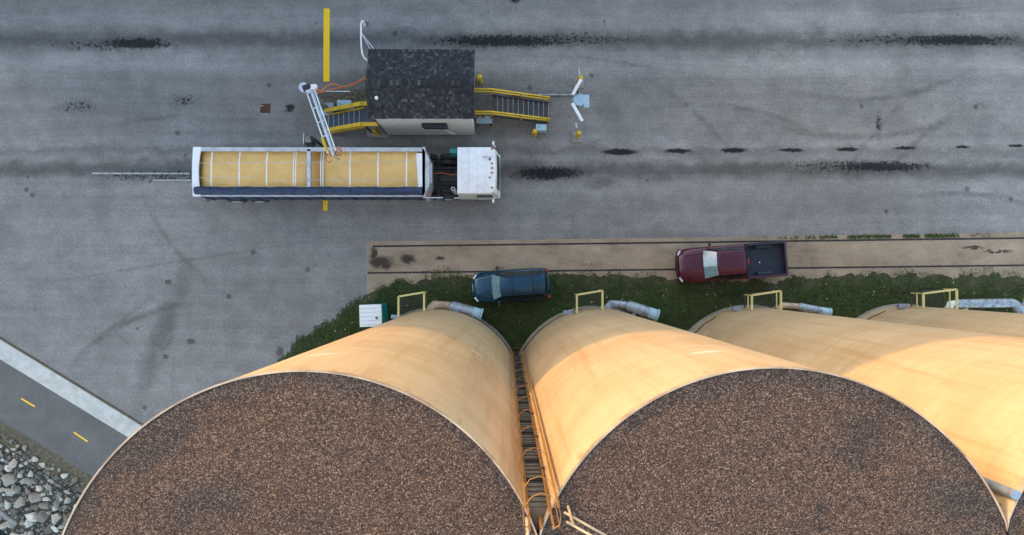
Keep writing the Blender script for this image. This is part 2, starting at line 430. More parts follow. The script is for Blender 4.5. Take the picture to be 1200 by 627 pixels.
def galv_mat(name='galvanised_steel', rust=.55, tone=(.40, .45, .50)):
    t = NT(name); o = t.obj
    sp = t.voronoi(o, 12, 'Color'); f = t.noise(o, 3.5, 6, .75)
    c = t.mix(.25, tone, t.mix(1.0, tone, sp, 'MULTIPLY'))
    c = t.mix(t.math('MULTIPLY', t.rng(f, .50, .60), rust), c, (.20, .11, .065))
    t.set(Base_Color=c, Roughness=.5, Metallic=.55); return t.m

def water_mat():
    t = NT('river_water'); t.set(Base_Color=(.008, .012, .016), Roughness=.08)
    t.b.inputs['IOR'].default_value = 1.33
    t.bump(t.noise(t.pos, 2.5, 4, .6), .25, .06); return t.m

def paint_line_mat(name, base, wear):
    t = NT(name); p = t.pos
    f = t.noise(p, 7, 6, .75)
    c = t.mix(t.math('MULTIPLY', t.rng(f, .45, .68), wear), base, (.10, .10, .10))
    t.set(Base_Color=c, Roughness=.7); return t.m

M = dict(
    asphalt=asphalt_mat(), gravel=gravel_mat(), soil=soil_mat(), blade=blade_mat(), silo=silo_mat(), roofg=roof_gravel_mat(),
    stone=stone_mat(), grain=grain_mat(), shingle=shingle_mat(), galv=galv_mat(), galv_rusty=galv_mat('rusting_duct', .8), water=water_mat(),
    yellow_line=paint_line_mat('yellow_road_paint', (.95, .56, .001), .10), white_line=paint_line_mat('worn_white_paint', (.42, .44, .43), 1.0),
    road=None, verge=mat('verge_dirt', (.115, .095, .062), .95, var=.35, scale=5, dirt=(.06, .075, .025), dirt_amt=.75, dirt_scale=2.2, bump=.6),
    yellow=mat('yellow_safety_paint', (.70, .44, .008), .5, var=.12, dirt=(.16, .09, .03), dirt_amt=.5),
    pale_yellow=mat('faded_yellow_paint', (.62, .50, .19), .55, var=.1, dirt=(.4, .33, .22), dirt_amt=.4),
    cream_flash=mat('cream_metal_flashing', (.50, .37, .24), .55, var=.25, scale=1.2, dirt=(.22, .08, .03), dirt_amt=.95, dirt_scale=.8),
    ladder=mat('sun_tinted_ladder_steel', (.44, .20, .05), .55, .2, var=.2, dirt=(.13, .055, .02), dirt_amt=.75),  # orange base colour paints the evening sunlight onto the steel
    dark_steel=mat('dark_weathered_steel', (.055, .05, .045), .6, .4, var=.25, dirt=(.10, .05, .03), dirt_amt=.5),
    concrete=mat('grey_concrete', (.32, .29, .25), .88, var=.2, scale=4, dirt=(.12, .11, .095), dirt_amt=.6, dirt_scale=1.5, bump=.3),
    web=mat('stained_web_concrete', (.25, .20, .14), .85, var=.25, scale=3, dirt=(.10, .08, .055), dirt_amt=.6, bump=.2),
    kerb=mat('pale_kerb_concrete', (.50, .485, .43), .85, var=.10, scale=3, dirt=(.25, .26, .25), dirt_amt=.6, dirt_scale=1.3, bump=.2),
    rail=mat('rusty_rail_steel', (.045, .032, .026), .6, .5, var=.3, scale=3, dirt=(.12, .06, .035), dirt_amt=.6),
    white=mat('white_vehicle_paint', (.85, .83, .79), .35, var=.05, dirt=(.42, .42, .41), dirt_amt=.3, dirt_scale=2.2, coat=.4),
    offwhite=mat('off_white_siding', (.60, .585, .55), .6, var=.07, dirt=(.33, .31, .28), dirt_amt=.35),
    alu=mat('dull_aluminium', (.58, .60, .63), .42, .6, var=.14, scale=9, dirt=(.26, .24, .22), dirt_amt=.6),
    alu_white=mat('white_trailer_steel', (.54, .54, .53), .45, .15, var=.14, dirt=(.22, .20, .18), dirt_amt=.7, dirt_scale=3),
    navy=mat('navy_tarpaulin', (.012, .028, .075), .5, var=.35, scale=4, dirt=(.07, .07, .08), dirt_amt=.4),
    black=mat('black_rubber', (.03, .03, .031), .8, var=.3, scale=9, dirt=(.13, .125, .12), dirt_amt=.7),
    blackp=mat('black_chassis_paint', (.012, .012, .013), .5, .1, var=.3, dirt=(.06, .05, .04), dirt_amt=.5),
    bluegrey=mat('pale_blue_enamel', (.37, .52, .58), .5, var=.1, dirt=(.22, .22, .2), dirt_amt=.5),
    stair=mat('grey_stair_grating', (.085, .105, .125), .6, .4, var=.2, scale=9, dirt=(.07, .05, .035), dirt_amt=.5),
    stair_brown=mat('brown_stair_boards', (.085, .072, .062), .75, .1, var=.25, scale=8, dirt=(.05, .035, .025), dirt_amt=.5),
    nosing=mat('steel_nosing', (.34, .40, .44), .5, .4, var=.15),
    orange=mat('orange_hose', (.62, .17, .055), .5, var=.12),
    teal=mat('teal_plastic', (.005, .22, .185), .45, var=.1),
    plastic=mat('white_plastic', (.78, .78, .75), .45, var=.05, dirt=(.5, .52, .5), dirt_amt=.4),
    suv=mat('teal_car_paint', (.001, .040, .075), .22, .3, var=.03, coat=.35),
    maroon=mat('maroon_car_paint', (.075, .004, .016), .25, .25, var=.03, coat=.35),
    glass=mat('window_glass', (.014, .024, .028), .10, var=.1, ior=1.45),
    shield=mat('windscreen_glass', (.13, .23, .26), .08, var=.1, ior=1.9, dirt=(.5, .55, .55), dirt_amt=.3),  # pale cyan base paints the sky's reflection into the glass
    chrome=mat('chrome', (.62, .64, .66), .22, .9, var=.05),
    lamp=mat('clear_lamp', (.62, .64, .64), .2, .2, var=.06),
    red=mat('red_lens', (.40, .018, .012), .3, var=.1),
    amber=mat('amber_lens', (.45, .10, .03), .35, var=.1),
    bed=mat('navy_bed_liner', (.014, .020, .036), .6, var=.25, scale=12, dirt=(.06, .065, .07), dirt_amt=.35),
    rust=mat('rusty_iron_plate', (.12, .042, .024), .8, .2, var=.3, scale=7, dirt=(.05, .03, .025), dirt_amt=.6),
    wood=mat('bleached_wood', (.27, .25, .235), .85, var=.25, scale=7, bump=.4),
    sun_block_skin=mat('sun_block_grey', (.33, .34, .34), .55, .2, var=.1),  # skin of the unseen block added to throw shade
    shade_ridge_skin=mat('shade_ridge_green', (.045, .065, .03), .95, var=.4, scale=.05),  # skin of the unseen ridge added to throw shade
)
def road_mat():
    t = NT('road_asphalt'); p = t.pos
    g = t.noise(p, 20, 3, .7); b = t.noise(p, .7, 5, .65)
    v = t.math('MULTIPLY', t.rng(b, .3, .7, .10, .13), t.rng(g, .25, .75, .75, 1.25))
    cv = t.n('ShaderNodeCombineColor'); [t.put(cv.inputs[i], v) for i in range(3)]
    t.set(Base_Color=t.mix(1.0, cv.outputs[0], (1.10, 1.02, .93), 'MULTIPLY'), Roughness=.85); t.bump(g, .3, .012)
    return t.m
M['road'] = road_mat()
M['kerbline'] = M['kerb']

# ------------------------------------------------------------------ SETTING
def xy(px, py): v = W(px, py); return Vector((v.x, v.y))
A_ = xy(0, 492); B_ = xy(105, 556)            # road's river-side edge
rd = (B_ - A_).normalized(); rn = Vector((-rd.y, rd.x))       # rn points away from the river
if rn.y < 0: rn = -rn
def road_pt(s, off): q = A_ + rd * s + rn * off; return (q.x, q.y)
BIG = 2500
# the ground sheet stops at the top of the bank
gp = [road_pt(-BIG, -1.1), road_pt(BIG, -1.1), road_pt(BIG, BIG), road_pt(-BIG, BIG)]
g = MB(); g.poly([(x, y, 0) for x, y in gp]); tag(g.build('ground', M['asphalt']), 'grey stained asphalt yard under the parked truck', kind='structure')
# verge strip
def sheet(name, pts, z, m, label, kind='structure'):
    b = MB(); b.poly([(p[0], p[1], z) for p in pts]); return tag(b.build(name, m), label, kind=kind)
sheet('verge', [road_pt(-60, -1.09), road_pt(40, -1.09), road_pt(40, .02), road_pt(-60, .02)], .004, M['verge'], 'weedy dirt verge between road and riprap stones')
kerbA = xy(0, 397)
w_road = (kerbA - A_).dot(rn)
k0 = (xy(0, 420) - A_).dot(rn); 
sheet('road', [road_pt(-60, 0), road_pt(40, 0), road_pt(40, k0), road_pt(-60, k0)], .008, M['road'], 'narrow dark asphalt road with yellow dashes')
kb = MB(); kb.prism([road_pt(-60, k0), road_pt(40, k0), road_pt(40, w_road), road_pt(-60, w_road)], -.05, .10)
tag(kb.build('concrete_kerb', M['kerb'], bevel=.02), 'broad pale concrete kerb strip along the road', kind='structure')
for (x0, y0, x1, y1) in ((25, 467, 41, 476.5), (86.5, 506.5, 103, 517.5)):
    a = xy(x0, y0); b = xy(x1, y1); d = (b - a).normalized(); n2 = Vector((-d.y, d.x)) * .042
    pts = [a - n2, b - n2, b + n2, a + n2]
    tag(sheet('road_dash', pts, .012, M['yellow_line'], 'yellow centre dash painted on the road'), kind='structure')

sheet('kerb_dirt', [road_pt(-60, w_road), road_pt(40, w_road), road_pt(40, w_road + .12), road_pt(-60, w_road + .12)], .004, M['verge'], 'thin line of dirt and weeds along the kerb')
# river bank + water
bk = MB(); S0, S1 = -14, 14; NS, NU = 28, 10
def bank_z(u): return -.02 - u * .42
for i in range(NS + 1):
    for j in range(NU + 1):
        s_ = S0 + (S1 - S0) * i / NS; u = j * .8
        q = road_pt(s_, -1.1 - u); bk.v.append((q[0], q[1], bank_z(u) + (.12 * mnoise.noise(Vector((q[0], q[1], 0))) if j else 0)))
for i in range(NS):
    for j in range(NU):
        a = i * (NU + 1) + j; bk.f.append((a, a + NU + 1, a + NU + 2, a + 1))
bank = tag(bk.build('river_bank', mat('dark_bank_gravel', (.05, .044, .034), .95, var=.5, scale=9, dirt=(.13, .12, .10), dirt_amt=.6, dirt_scale=7, bump=.6), smooth=True), 'steep bank faced with loose grey riprap stones', kind='structure')
sheet('river_water', [road_pt(-BIG, -3), road_pt(BIG, -3), road_pt(BIG, -BIG), road_pt(-BIG, -BIG)], -2.35, M['water'], 'dark river water at the foot of the stones')
# riprap stones
def stone_mesh(i, flat):
    r_ = random.Random(100 + i); import bmesh
    bm = bmesh.new()
    for k in range(15):
        z = r_.uniform(-1, 1); t = r_.uniform(0, 6.283); q = math.sqrt(1 - z * z); rr = r_.uniform(.75, 1.05)
        bm.verts.new((q * math.cos(t) * rr * r_.choice((1, 1.15)), q * math.sin(t) * rr * .78, z * flat * rr))
    bmesh.ops.convex_hull(bm, input=bm.verts)
    for v in [v for v in bm.verts if not v.link_faces]: bm.verts.remove(v)
    me = bpy.data.meshes.new('stone'); bm.to_mesh(me); bm.free(); me.materials.append(M['stone']); return me
smeshes = [stone_mesh(i, .55 + .1 * (i % 3)) for i in range(14)]
placed = []
small = MB()
r2 = random.Random(5)
for size, tries in ((.46, 60), (.35, 240), (.25, 700), (.17, 1500), (.10, 3500)):
    for _ in range(tries):
        s_ = r2.uniform(-3.5, 9.5); u = r2.uniform(-.55, 6.6); r_ = size * r2.uniform(.82, 1.15)
        if (size > .25 and u < .3) or (u < 0 and r2.random() < .6): continue
        q = road_pt(s_, -1.1 - u)
        dens = .74 if size > .3 else .70
        if any((q[0] - a) ** 2 + (q[1] - b) ** 2 < ((r_ + c) * dens) ** 2 for a, b, c in placed): continue
        # skip what the silo hides or what is far outside the picture
        if q[0] > -18.5 or q[0] < -31.5 or q[1] < -18.5: continue
        placed.append((q[0], q[1], r_))
        rot = (r2.uniform(-.5, .5), r2.uniform(-.5, .5), r2.uniform(0, 6.28))
        z = (bank_z(u) if u > 0 else 0) + r_ * .28
        if len([1 for p_ in bank.children]) < 300 and size > .13:
            o = link(bpy.data.objects.new('stone', smeshes[r2.randrange(14)])); o.parent = bank
            o.location = (q[0], q[1], z); o.rotation_euler = rot; o.scale = (r_, r_, r_)
        else:
            me = smeshes[r2.randrange(14)]; mm = Matrix.Translation((q[0], q[1], z)) @ Matrix.Rotation(rot[2], 4, 'Z') @ Matrix.Rotation(rot[0], 4, 'X') @ Matrix.Scale(r_, 4)
            small.add([mm @ v.co for v in me.vertices], [tuple(p.vertices) for p in me.polygons])
so = small.build('small_stones', M['stone'], bank); so['kind'] = 'stuff'
# driftwood log
lg = MB(); a = W(-14, 590, -.75); b = W(19, 614, -.85)
lg.tube([a, a.lerp(b, .4) + Vector((0, .05, .04)), a.lerp(b, .8), b], [.13, .12, .10, .06], 9)
tag(lg.build('driftwood_log', M['wood'], smooth=True), 'bleached driftwood log lying on the riprap by the water', 'log')
# low rail fence along the bank top
fa = xy(-10, 503); fb = xy(112, 588)
fd = (fb - fa); fl = fd.length; fd.normalize()
fr = thing('pipe_fence', 'low black pipe fence along the top of the riprap', 'fence', (fa.x, fa.y, 0))
for off, zz in ((0, .95), (.0, .55)):
    m_ = MB(); m_.tube([(fa.x, fa.y, zz), (fb.x, fb.y, zz)], .028, 6); m_.build('fence_rail', M['blackp'], fr, smooth=True)
k = 0
while k * 1.75 < fl:
    q = fa + fd * (k * 1.75 + .2); m_ = MB(); m_.cyl((q.x, q.y, -.5), (q.x, q.y, .98), .035, n=8); m_.build('post', M['blackp'], fr); k += 1

# rail bed, rails, turf
def edge_noise(pts, step, amp, seed):
    out = []
    for (a, b) in zip(pts, pts[1:]):
        a = Vector(a); b = Vector(b); n_ = max(1, int((b - a).length / step))
        for i in range(n_):
            q = a.lerp(b, i / n_); out.append(q + Vector((0, amp * (mnoise.fractal(Vector((q.x * .9, q.y * .9, seed)), 1, 2, 4)))))
    return out + [Vector(pts[-1])]
rb_top = [xy(430, 283), xy(800, 278.5), xy(1200, 272)]; e_ = (rb_top[-1] - rb_top[0]).normalized()
rb_top.append(rb_top[-1] + e_ * 200)
low = [Vector((xy(1200, 330).x + 200, xy(1200, 330).y)), xy(1200, 336), xy(430, 350)]
sheet('rail_bed', [tuple(p) for p in edge_noise(rb_top, .5, .05, 3) + low], .004, M['gravel'], 'pale gravelly concrete strip holding two sunken rails')
for (p0, p1, nm) in (((437, 288.3), (1200, 278.6), 'northern'), ((431, 319.5), (1200, 310.5), 'southern')):
    a = W(*p0); b = W(*p1); b = a + (b - a) * 1.6
    m_ = MB(); m_.bar(a + Vector((0, 0, .0)), b, .055, .05)
    lab = 'sunken rusty rail nearer the truck' if nm == 'northern' else 'sunken rusty rail along the edge of the grass'
    tag(m_.build('steel_rail', M['rail']), lab, 'rail', 'rails sunk in the concrete strip')
    # narrow grime groove beside each rail
    m2 = MB(); sgn = Vector((0, -.05, 0)); m2.bar(a + sgn + Vector((0, 0, -.012)), b + sgn + Vector((0, 0, -.012)), .04, .045)
    tag(m2.build('rail_groove', M['black']), 'dark dirt filled flange groove beside the rail', kind='structure')
# concrete lip along the asphalt edge
turf_edge_px = [(318, 440), (333, 421), (352, 402), (385, 381), (412, 359), (431, 344), (447, 336), (470, 329), (520, 325), (560, 322), (650, 323), (700, 322), (790, 326), (880, 330), (930, 327), (1000, 321), (1100, 322), (1200, 325), (1320, 323)]
te = edge_noise([xy(*p) for p in turf_edge_px], .07, .30, 8)
te = [p + Vector((0.10 * mnoise.noise(Vector((p.x * 5, p.y * 5, 3))), .13 * mnoise.noise(Vector((p.x * 4, p.y * 4, 9))) + .06 * mnoise.noise(Vector((p.x * 13, p.y * 9, 2))))) for p in te]
turf_poly = [tuple(p) for p in te] + [(60, xy(1200, 330).y), (60, -14), (-11, -14), (xy(312, 450).x, -8)]
sheet('turf', turf_poly, .010, M['soil'], 'mossy dark soil under the grass beside the silos')

SX = [-3.754, 4.982, 13.571, 22.195]; SY = [-6.332, -6.280, -6.228, -6.176]; SR = 4.622; SH = 25.37
def inside(poly, x, y):
    c = False; n_ = len(poly); j = n_ - 1
    for i in range(n_):
        xi, yi = poly[i]; xj, yj = poly[j]
        if (yi > y) != (yj > y) and x < (xj - xi) * (y - yi) / (yj - yi) + xi: c = not c
        j = i
    return c
_ec = {}
for p in te: _ec[round(p.x * 4)] = p.y
def edge_y(x): return _ec.get(round(x * 4), -99.0)
gb = MB(); r3 = random.Random(3)
cnt = 0; tries = 0
def blade(x, y, k=1.0):
    h = r3.uniform(.03, .085) * k; t = r3.uniform(0, 6.28); w_ = r3.uniform(.014, .032); le = r3.uniform(.02, .10)
    ca, sa = math.cos(t), math.sin(t); lt = t + r3.uniform(-.8, .8) + 1.57
    b = len(gb.v)
    gb.v += [(x - ca * w_, y - sa * w_, .008), (x + ca * w_, y + sa * w_, .008), (x + math.cos(lt) * le, y + math.sin(lt) * le, h)]
    gb.f.append((b, b + 1, b + 2))
while cnt < 105000 and tries < 600000:
    tries += 1
    x = r3.uniform(-14, 31); y = r3.uniform(-7, 1.4)
    if any((x - a) ** 2 + (y - b) ** 2 < (SR + .02) ** 2 for a, b in zip(SX, SY)): continue
    if y < -5.2 and x > -8: continue
    d = mnoise.fractal(Vector((x * .7, y * 1.0, 1.0)), 1, 2, 5)
    ey = edge_y(x) - y
    # thin, trodden margin, widest to the right where the strip is bare
    m_ = .9 if x > 3 else (.55 if x > -8 else .18)
    pr = (ey + .22 + d * (.75 if x > -8 else .14)) / m_
    if d > .34 and x > -6: pr *= .4
    if r3.random() > pr: continue
    cnt += 1; blade(x, y, 1.0 if pr > .8 else .75)
# weeds along the asphalt joint at the right of the strip
for _ in range(2600):
    px = r3.choice((r3.gauss(990, 45), r3.gauss(1090, 20), r3.uniform(930, 1130), r3.gauss(1060, 60)))
    q = W(px, 277.5 - (px - 1000) * .011 + r3.gauss(0, 1.1))
    if mnoise.noise(Vector((q.x * 1.3, 0, 7))) > -.1: blade(q.x, q.y, .8)
tag(gb.build('grass', M['blade']), 'dark green unmown grass around the silo bases', kind='stuff')
# fallen pale leaves
lv = MB()
for _ in range(170):
    x = r3.uniform(-10, 29); y = r3.uniform(-4.5, .2)
    if not inside(turf_poly, x, y): continue
    s_ = r3.uniform(.025, .06); t = r3.uniform(0, 6.28); z = r3.uniform(.07, .13)
    lv.poly([(x + math.cos(t + q) * s_ * k_, y + math.sin(t + q) * s_ * k_, z + r3.uniform(-.02, .02)) for q, k_ in ((0, 1.2), (1.57, .6), (3.14, 1.1), (4.71, .7))])
tag(lv.build('fallen_leaves', mat('dry_leaf', (.42, .36, .16), .8, var=.4, scale=3)), 'scattered dry yellow leaves lying in the grass', kind='stuff')

# unseen ridge, added to keep the low sun off the yard
def sun_frame(p, a): return (p * math.sin(R(180 - SUN_AZ)) + a * math.cos(R(180 - SUN_AZ)), p * math.cos(R(180 - SUN_AZ)) - a * math.sin(R(180 - SUN_AZ)))
hb = MB(); NP, NA = 60, 8
for i in range(NP + 1):
    for j in range(NA + 1):
        p = -700 + 1400 * i / NP; a = -300 + j * 24
        prof = math.sin(math.pi * j / NA) ** .8
        h = (64 + 4 * mnoise.fractal(Vector((p * .006, 2.2, 0)), 1, 2, 4)) * prof
        x, y = sun_frame(p, a); hb.v.append((x, y, h - 1.0 if j not in (0, NA) else -1.5))
for i in range(NP):
    for j in range(NA):
        q = i * (NA + 1) + j; hb.f.append((q, q + 1, q + NA + 2, q + NA + 1))
tag(hb.build('shade_ridge', M['shade_ridge_skin'], smooth=True), 'unseen wooded ridge added to shade the yard', kind='structure')

# ------------------------------------------------------------------ unseen gabled block, added and shaped to cast the silos' shadow line
sun_block = thing('shade_caster', 'unseen gabled block added to cast the shadow on the silos', 'sun_block', (*sun_frame(8, -45), 0))
def sf(p, a, z): x, y = sun_frame(p, a); return (x, y, z)
GP = [(-9.5, 0), (-9.5, 17.5), (13.5, 35.9), (36, 18.0), (36, 0)]
m_ = MB(); n_ = len(GP)
m_.v = [sf(p, -33, z) for p, z in GP] + [sf(p, -62, z) for p, z in GP]
m_.f = [tuple(range(n_)), tuple(reversed(range(n_, 2 * n_)))] + [(i, i + n_, (i + 1) % n_ + n_, (i + 1) % n_) for i in (0, 3, 4)]
m_.build('wall', M['sun_block_skin'], sun_block)
for i0, i1 in ((1, 2), (2, 3)):
    m_ = MB(); (p0, z0), (p1, z1) = GP[i0], GP[i1]; e = .12
    q = [sf(p0, -32.8, z0), sf(p1, -32.8, z1), sf(p1, -62.2, z1), sf(p0, -62.2, z0)]
    m_.add([(*c[:2], c[2] + .01) for c in q] + [(*c[:2], c[2] + e) for c in q], [(0, 3, 2, 1), (4, 5, 6, 7), (0, 1, 5, 4), (1, 2, 6, 5), (2, 3, 7, 6), (3, 0, 4, 7)])
    m_.build('roof', M['sun_block_skin'], sun_block)

# ------------------------------------------------------------------ SILOS
SLAB = ['cream concrete silo with brown gravel roof nearest the road', 'cream concrete silo with brown gravel roof right of the ladder',
        'cream concrete silo behind the one right of the ladder, roof out of view', 'mostly hidden beige concrete silo, rightmost of the row']
silos = []
for k in range(4):
    cx, cy = SX[k], SY[k]
    lo = (SX[k-1] - cx) / 2 + .004 if k > 0 else -99
    hi = (SX[k+1] - cx) / 2 - .004 if k < 3 else 99
    def outline(r_):
        pts = []
        for i in range(160):
            t = 2 * math.pi * i / 160; x, y = r_ * math.cos(t), r_ * math.sin(t)
            if lo <= x <= hi: pts.append((x, y))
            else:
                xx = max(lo, min(hi, x)); ym = math.sqrt(max(0, r_ * r_ - xx * xx)); yy = max(-ym, min(ym, y))
                if abs(y) >= ym - 1e-6 or True:
                    q = (xx, yy)
                    if not pts or (abs(pts[-1][0] - q[0]) + abs(pts[-1][1] - q[1])) > 1e-4: pts.append(q)
        return pts
    s = thing('grain_silo', SLAB[k], 'silo', (cx, cy, 0), 0, 'row of joined concrete grain silos')
    silos.append(s)
    o = outline(SR); m_ = MB(); n_ = len(o); zs = [0, 6, 12, 18, SH]
    for z in zs: m_.v += [(x, y, z) for x, y in o]
    for j in range(len(zs) - 1):
        for i in range(n_): i2 = (i + 1) % n_; m_.f.append((j*n_ + i, j*n_ + i2, (j+1)*n_ + i2, (j+1)*n_ + i))
    m_.f.append(tuple(range((len(zs)-1)*n_, len(zs)*n_)))
    m_.build('wall', M['silo'], s, smooth=True, auto=30, local=True)
    o2 = outline(SR - .022); m_ = MB(); c0 = len(o2)
    # slightly crowned gravel deck, a few cm below the rim
    m_.v = [(x, y, SH + .03) for x, y in o2] + [(x * .5, y * .5, SH + .11) for x, y in o2] + [(0, 0, SH + .15)]
    m_.f = [(i, (i+1) % c0, c0 + (i+1) % c0, c0 + i) for i in range(c0)] + [(c0 + i, c0 + (i+1) % c0, 2*c0) for i in range(c0)]
    m_.build('gravel_roof', M['roofg'], s, smooth=True, local=True)
    oa = outline(SR + .012); ob = outline(SR - .02); m_ = MB(); n_ = min(len(oa), len(ob))
    if len(oa) == len(ob):
        P = [[(x, y, SH - .10) for x, y in oa], [(x, y, SH + .045) for x, y in oa], [(x, y, SH + .045) for x, y in ob], [(x, y, SH + .02) for x, y in ob]]
        for q in P: m_.v += q
        for j in range(3):
            for i in range(n_): i2 = (i + 1) % n_; m_.f.append((j*n_ + i, j*n_ + i2, (j+1)*n_ + i2, (j+1)*n_ + i))
        m_.build('rim_flashing', M['cream_flash'], s, local=True)
    # footing ring
    of = outline(SR + .10); m_ = MB(); m_.prism(of, 0, .16); m_.build('footing', M['concrete'], s, local=True)
    # lightning-protection cable looped round the wall
    m_ = MB()
    t0 = {0: 20, 1: 100, 2: 118, 3: 110}[k]; t1 = {0: 75, 1: 150, 2: 150, 3: 150}[k]
    pth = []
    for i in range(25):
        t = R(t0 + (t1 - t0) * i / 24); z = 1.15 + .25 * math.sin(i * .7) * .3
        pth.append(((SR + .03) * math.cos(t), (SR + .03) * math.sin(t), z))
    m_.tube(pth, .022, 6); m_.build('cable', M['dark_steel'], s, smooth=True, local=True)

# infill webs in the notches between neighbouring silos
WL = ['stained concrete web wall behind the caged ladder', 'concrete web wall between the second and third silos']
for k in range(2):
    mx = (SX[k] + SX[k+1]) / 2; my = (SY[k] + SY[k+1]) / 2; off = 1.98
    d = (SX[k+1] - SX[k]) / 2
    def hw(o_): return d - math.sqrt(SR * SR - o_ * o_) - .004
    oo = [math.sqrt(SR * SR - d * d) + .06 + (off - math.sqrt(SR * SR - d * d) - .06) * i / 4 for i in range(5)]
    m_ = MB(); m_.prism([(mx - max(.002, hw(q)), my + q) for q in oo] + [(mx + max(.002, hw(q)), my + q) for q in reversed(oo)], 0, SH - .25)
    tag(m_.build('web_wall', M['web']), WL[k], 'wall', 'web walls closing the notches between silos')

# ---- caged ladder in the first notch
lx = (SX[0] + SX[1]) / 2 + .0; ly = SY[0] + 2.12
lad = thing('caged_ladder', 'caged ladder tinted as if sunlit, climbing the notch between the two near silos', 'ladder', (lx, ly, 0))
TOPZ = SH + 1.1
for sx in (-.2, .2):
    m_ = MB(); m_.bar((lx + sx, ly, .1), (lx + sx, ly, TOPZ), .03, .06); m_.build('stringer', M['ladder'], lad)
z = .4
rm = None
while z < SH + .3:
    if rm is None:
        m_ = MB(); m_.tube([(-.2, 0, 0), (.2, 0, 0)], .014, 6); rm = m_.build('rung', M['dark_steel'], lad, local=True); rm.location = (0, 0, z)
    else:
        c = rm.copy(); col.objects.link(c); c.location = (0, 0, z)
    z += .305
HC = [(-.30, .05), (-.32, .20), (-.28, .38), (-.17, .53), (0, .59), (.17, .53), (.28, .38), (.32, .20), (.30, .05)]
hm = None; z = 2.4
hz = []
while z < TOPZ - .2:
    hz.append(z); z += 2.1
hz.append(TOPZ)
for z in hz:
    if hm is None:
        m_ = MB()
        for (a, b) in zip(HC, HC[1:]): m_.bar((a[0], a[1], 0), (b[0], b[1], 0), .010, .032)
        m_.bar((-.30, .05, 0), (-.2, 0, 0), .010, .032); m_.bar((.30, .05, 0), (.2, 0, 0), .010, .032)
        hm = m_.build('cage_hoop', M['ladder'], lad, local=True); hm.location = (0, 0, z)
    else:
        c = hm.copy(); col.objects.link(c); c.location = (0, 0, z)
for i in (0, 2, 6, 8):
    x, y = HC[i]; m_ = MB()
    wd = .07 if i in (2, 6) else .025
    m_.bar((lx + x, ly + y - .008, 2.35), (lx + x, ly + y - .008, TOPZ), .012 if i != 2 and i != 6 else .035, wd); m_.build('cage_strap', M['ladder'], lad)
# stand-off brackets onto the web wall
bm_ = None; z = 1.0
while z < SH - .5:
    if bm_ is None:
        m_ = MB(); m_.box((0, -.07, 0), (.62, .05, .09)); m_.box((-.2, -.03, 0), (.05, .1, .06)); m_.box((.2, -.03, 0), (.05, .1, .06))
        bm_ = m_.build('bracket', M['dark_steel'], lad, local=True); bm_.location = (0, 0, z)
    else:
        c = bm_.copy(); col.objects.link(c); c.location = (0, 0, z)
    z += 1.5
# walk-through rails stepping from the ladder onto the roofs
for sx, lab in ((-1, 'cream tubular handrail on the edge of the left silo roof'), (1, 'cream double tubular handrail on the edge of the right silo roof')):
    hr = thing('roof_handrail', lab, 'handrail', (lx + sx * .42, ly - .2, SH + .06), 0, 'handrails at the ladder head')
    if sx < 0: p0, p1 = Vector((lx - .22, ly - .02, 0)), Vector((lx - .34, ly - 2.2, 0))
    else: p0, p1 = Vector((lx + .42, ly + .08, 0)), Vector((lx + 1.9, ly - .75, 0))
    for zz in (SH + 1.02, SH + .55):
        m_ = MB(); m_.tube([(p0.x, p0.y, zz), (p1.x, p1.y, zz)], .022, 8); m_.build('rail', M['cream_flash'], hr, smooth=True)
    for f in (.08, .92):
        q = p0.lerp(p1, f); m_ = MB(); m_.cyl((q.x, q.y, SH + .05), (q.x, q.y, SH + 1.02), .026, n=8); m_.build('post', M['cream_flash'], hr)
# conduit pipes running down the second silo beside the ladder
for i, (ang, r_, lab) in enumerate(((157.5, .035, 'sun-tinted conduit pipe clamped to the silo wall right of the ladder'), (153.5, .022, 'thin sun-tinted conduit farther right of the ladder'))):
    t = R(ang); x = SX[1] + (SR + .06) * math.cos(t); y = SY[1] + (SR + .06) * math.sin(t)
    cp = thing('conduit_pipe', lab, 'pipe', (x, y, 0)); m_ = MB(); m_.cyl((x, y, .0), (x, y, SH + .3), r_, n=8); m_.build('pipe', M['ladder'], cp, smooth=True, auto=40)  # conduits take on the ladder's painted-in sunlight colour
    for z in range(2, 25, 3):
        m_ = MB(); m_.box((x - math.cos(t) * .03, y - math.sin(t) * .03, z), (.1, .1, .05)); m_.build('clamp', M['dark_steel'], cp)

px_ = (SX[1] + SX[2]) / 2; py_ = SY[1] + 2.28
dpz = thing('down_pipe', 'pale grey pipe in the notch between the second and third silos', 'pipe', (px_ + .12, py_, 0))
m_ = MB(); m_.cyl((px_ + .12, py_, 0), (px_ + .12, py_, SH + .1), .09, n=14); m_.build('pipe', M['galv'], dpz, smooth=True, auto=40)
for z in range(2, 25, 4):
    m_ = MB(); m_.box((px_ + .12, py_ - .14, z), (.26, .16, .07)); m_.build('clamp', M['dark_steel'], dpz)
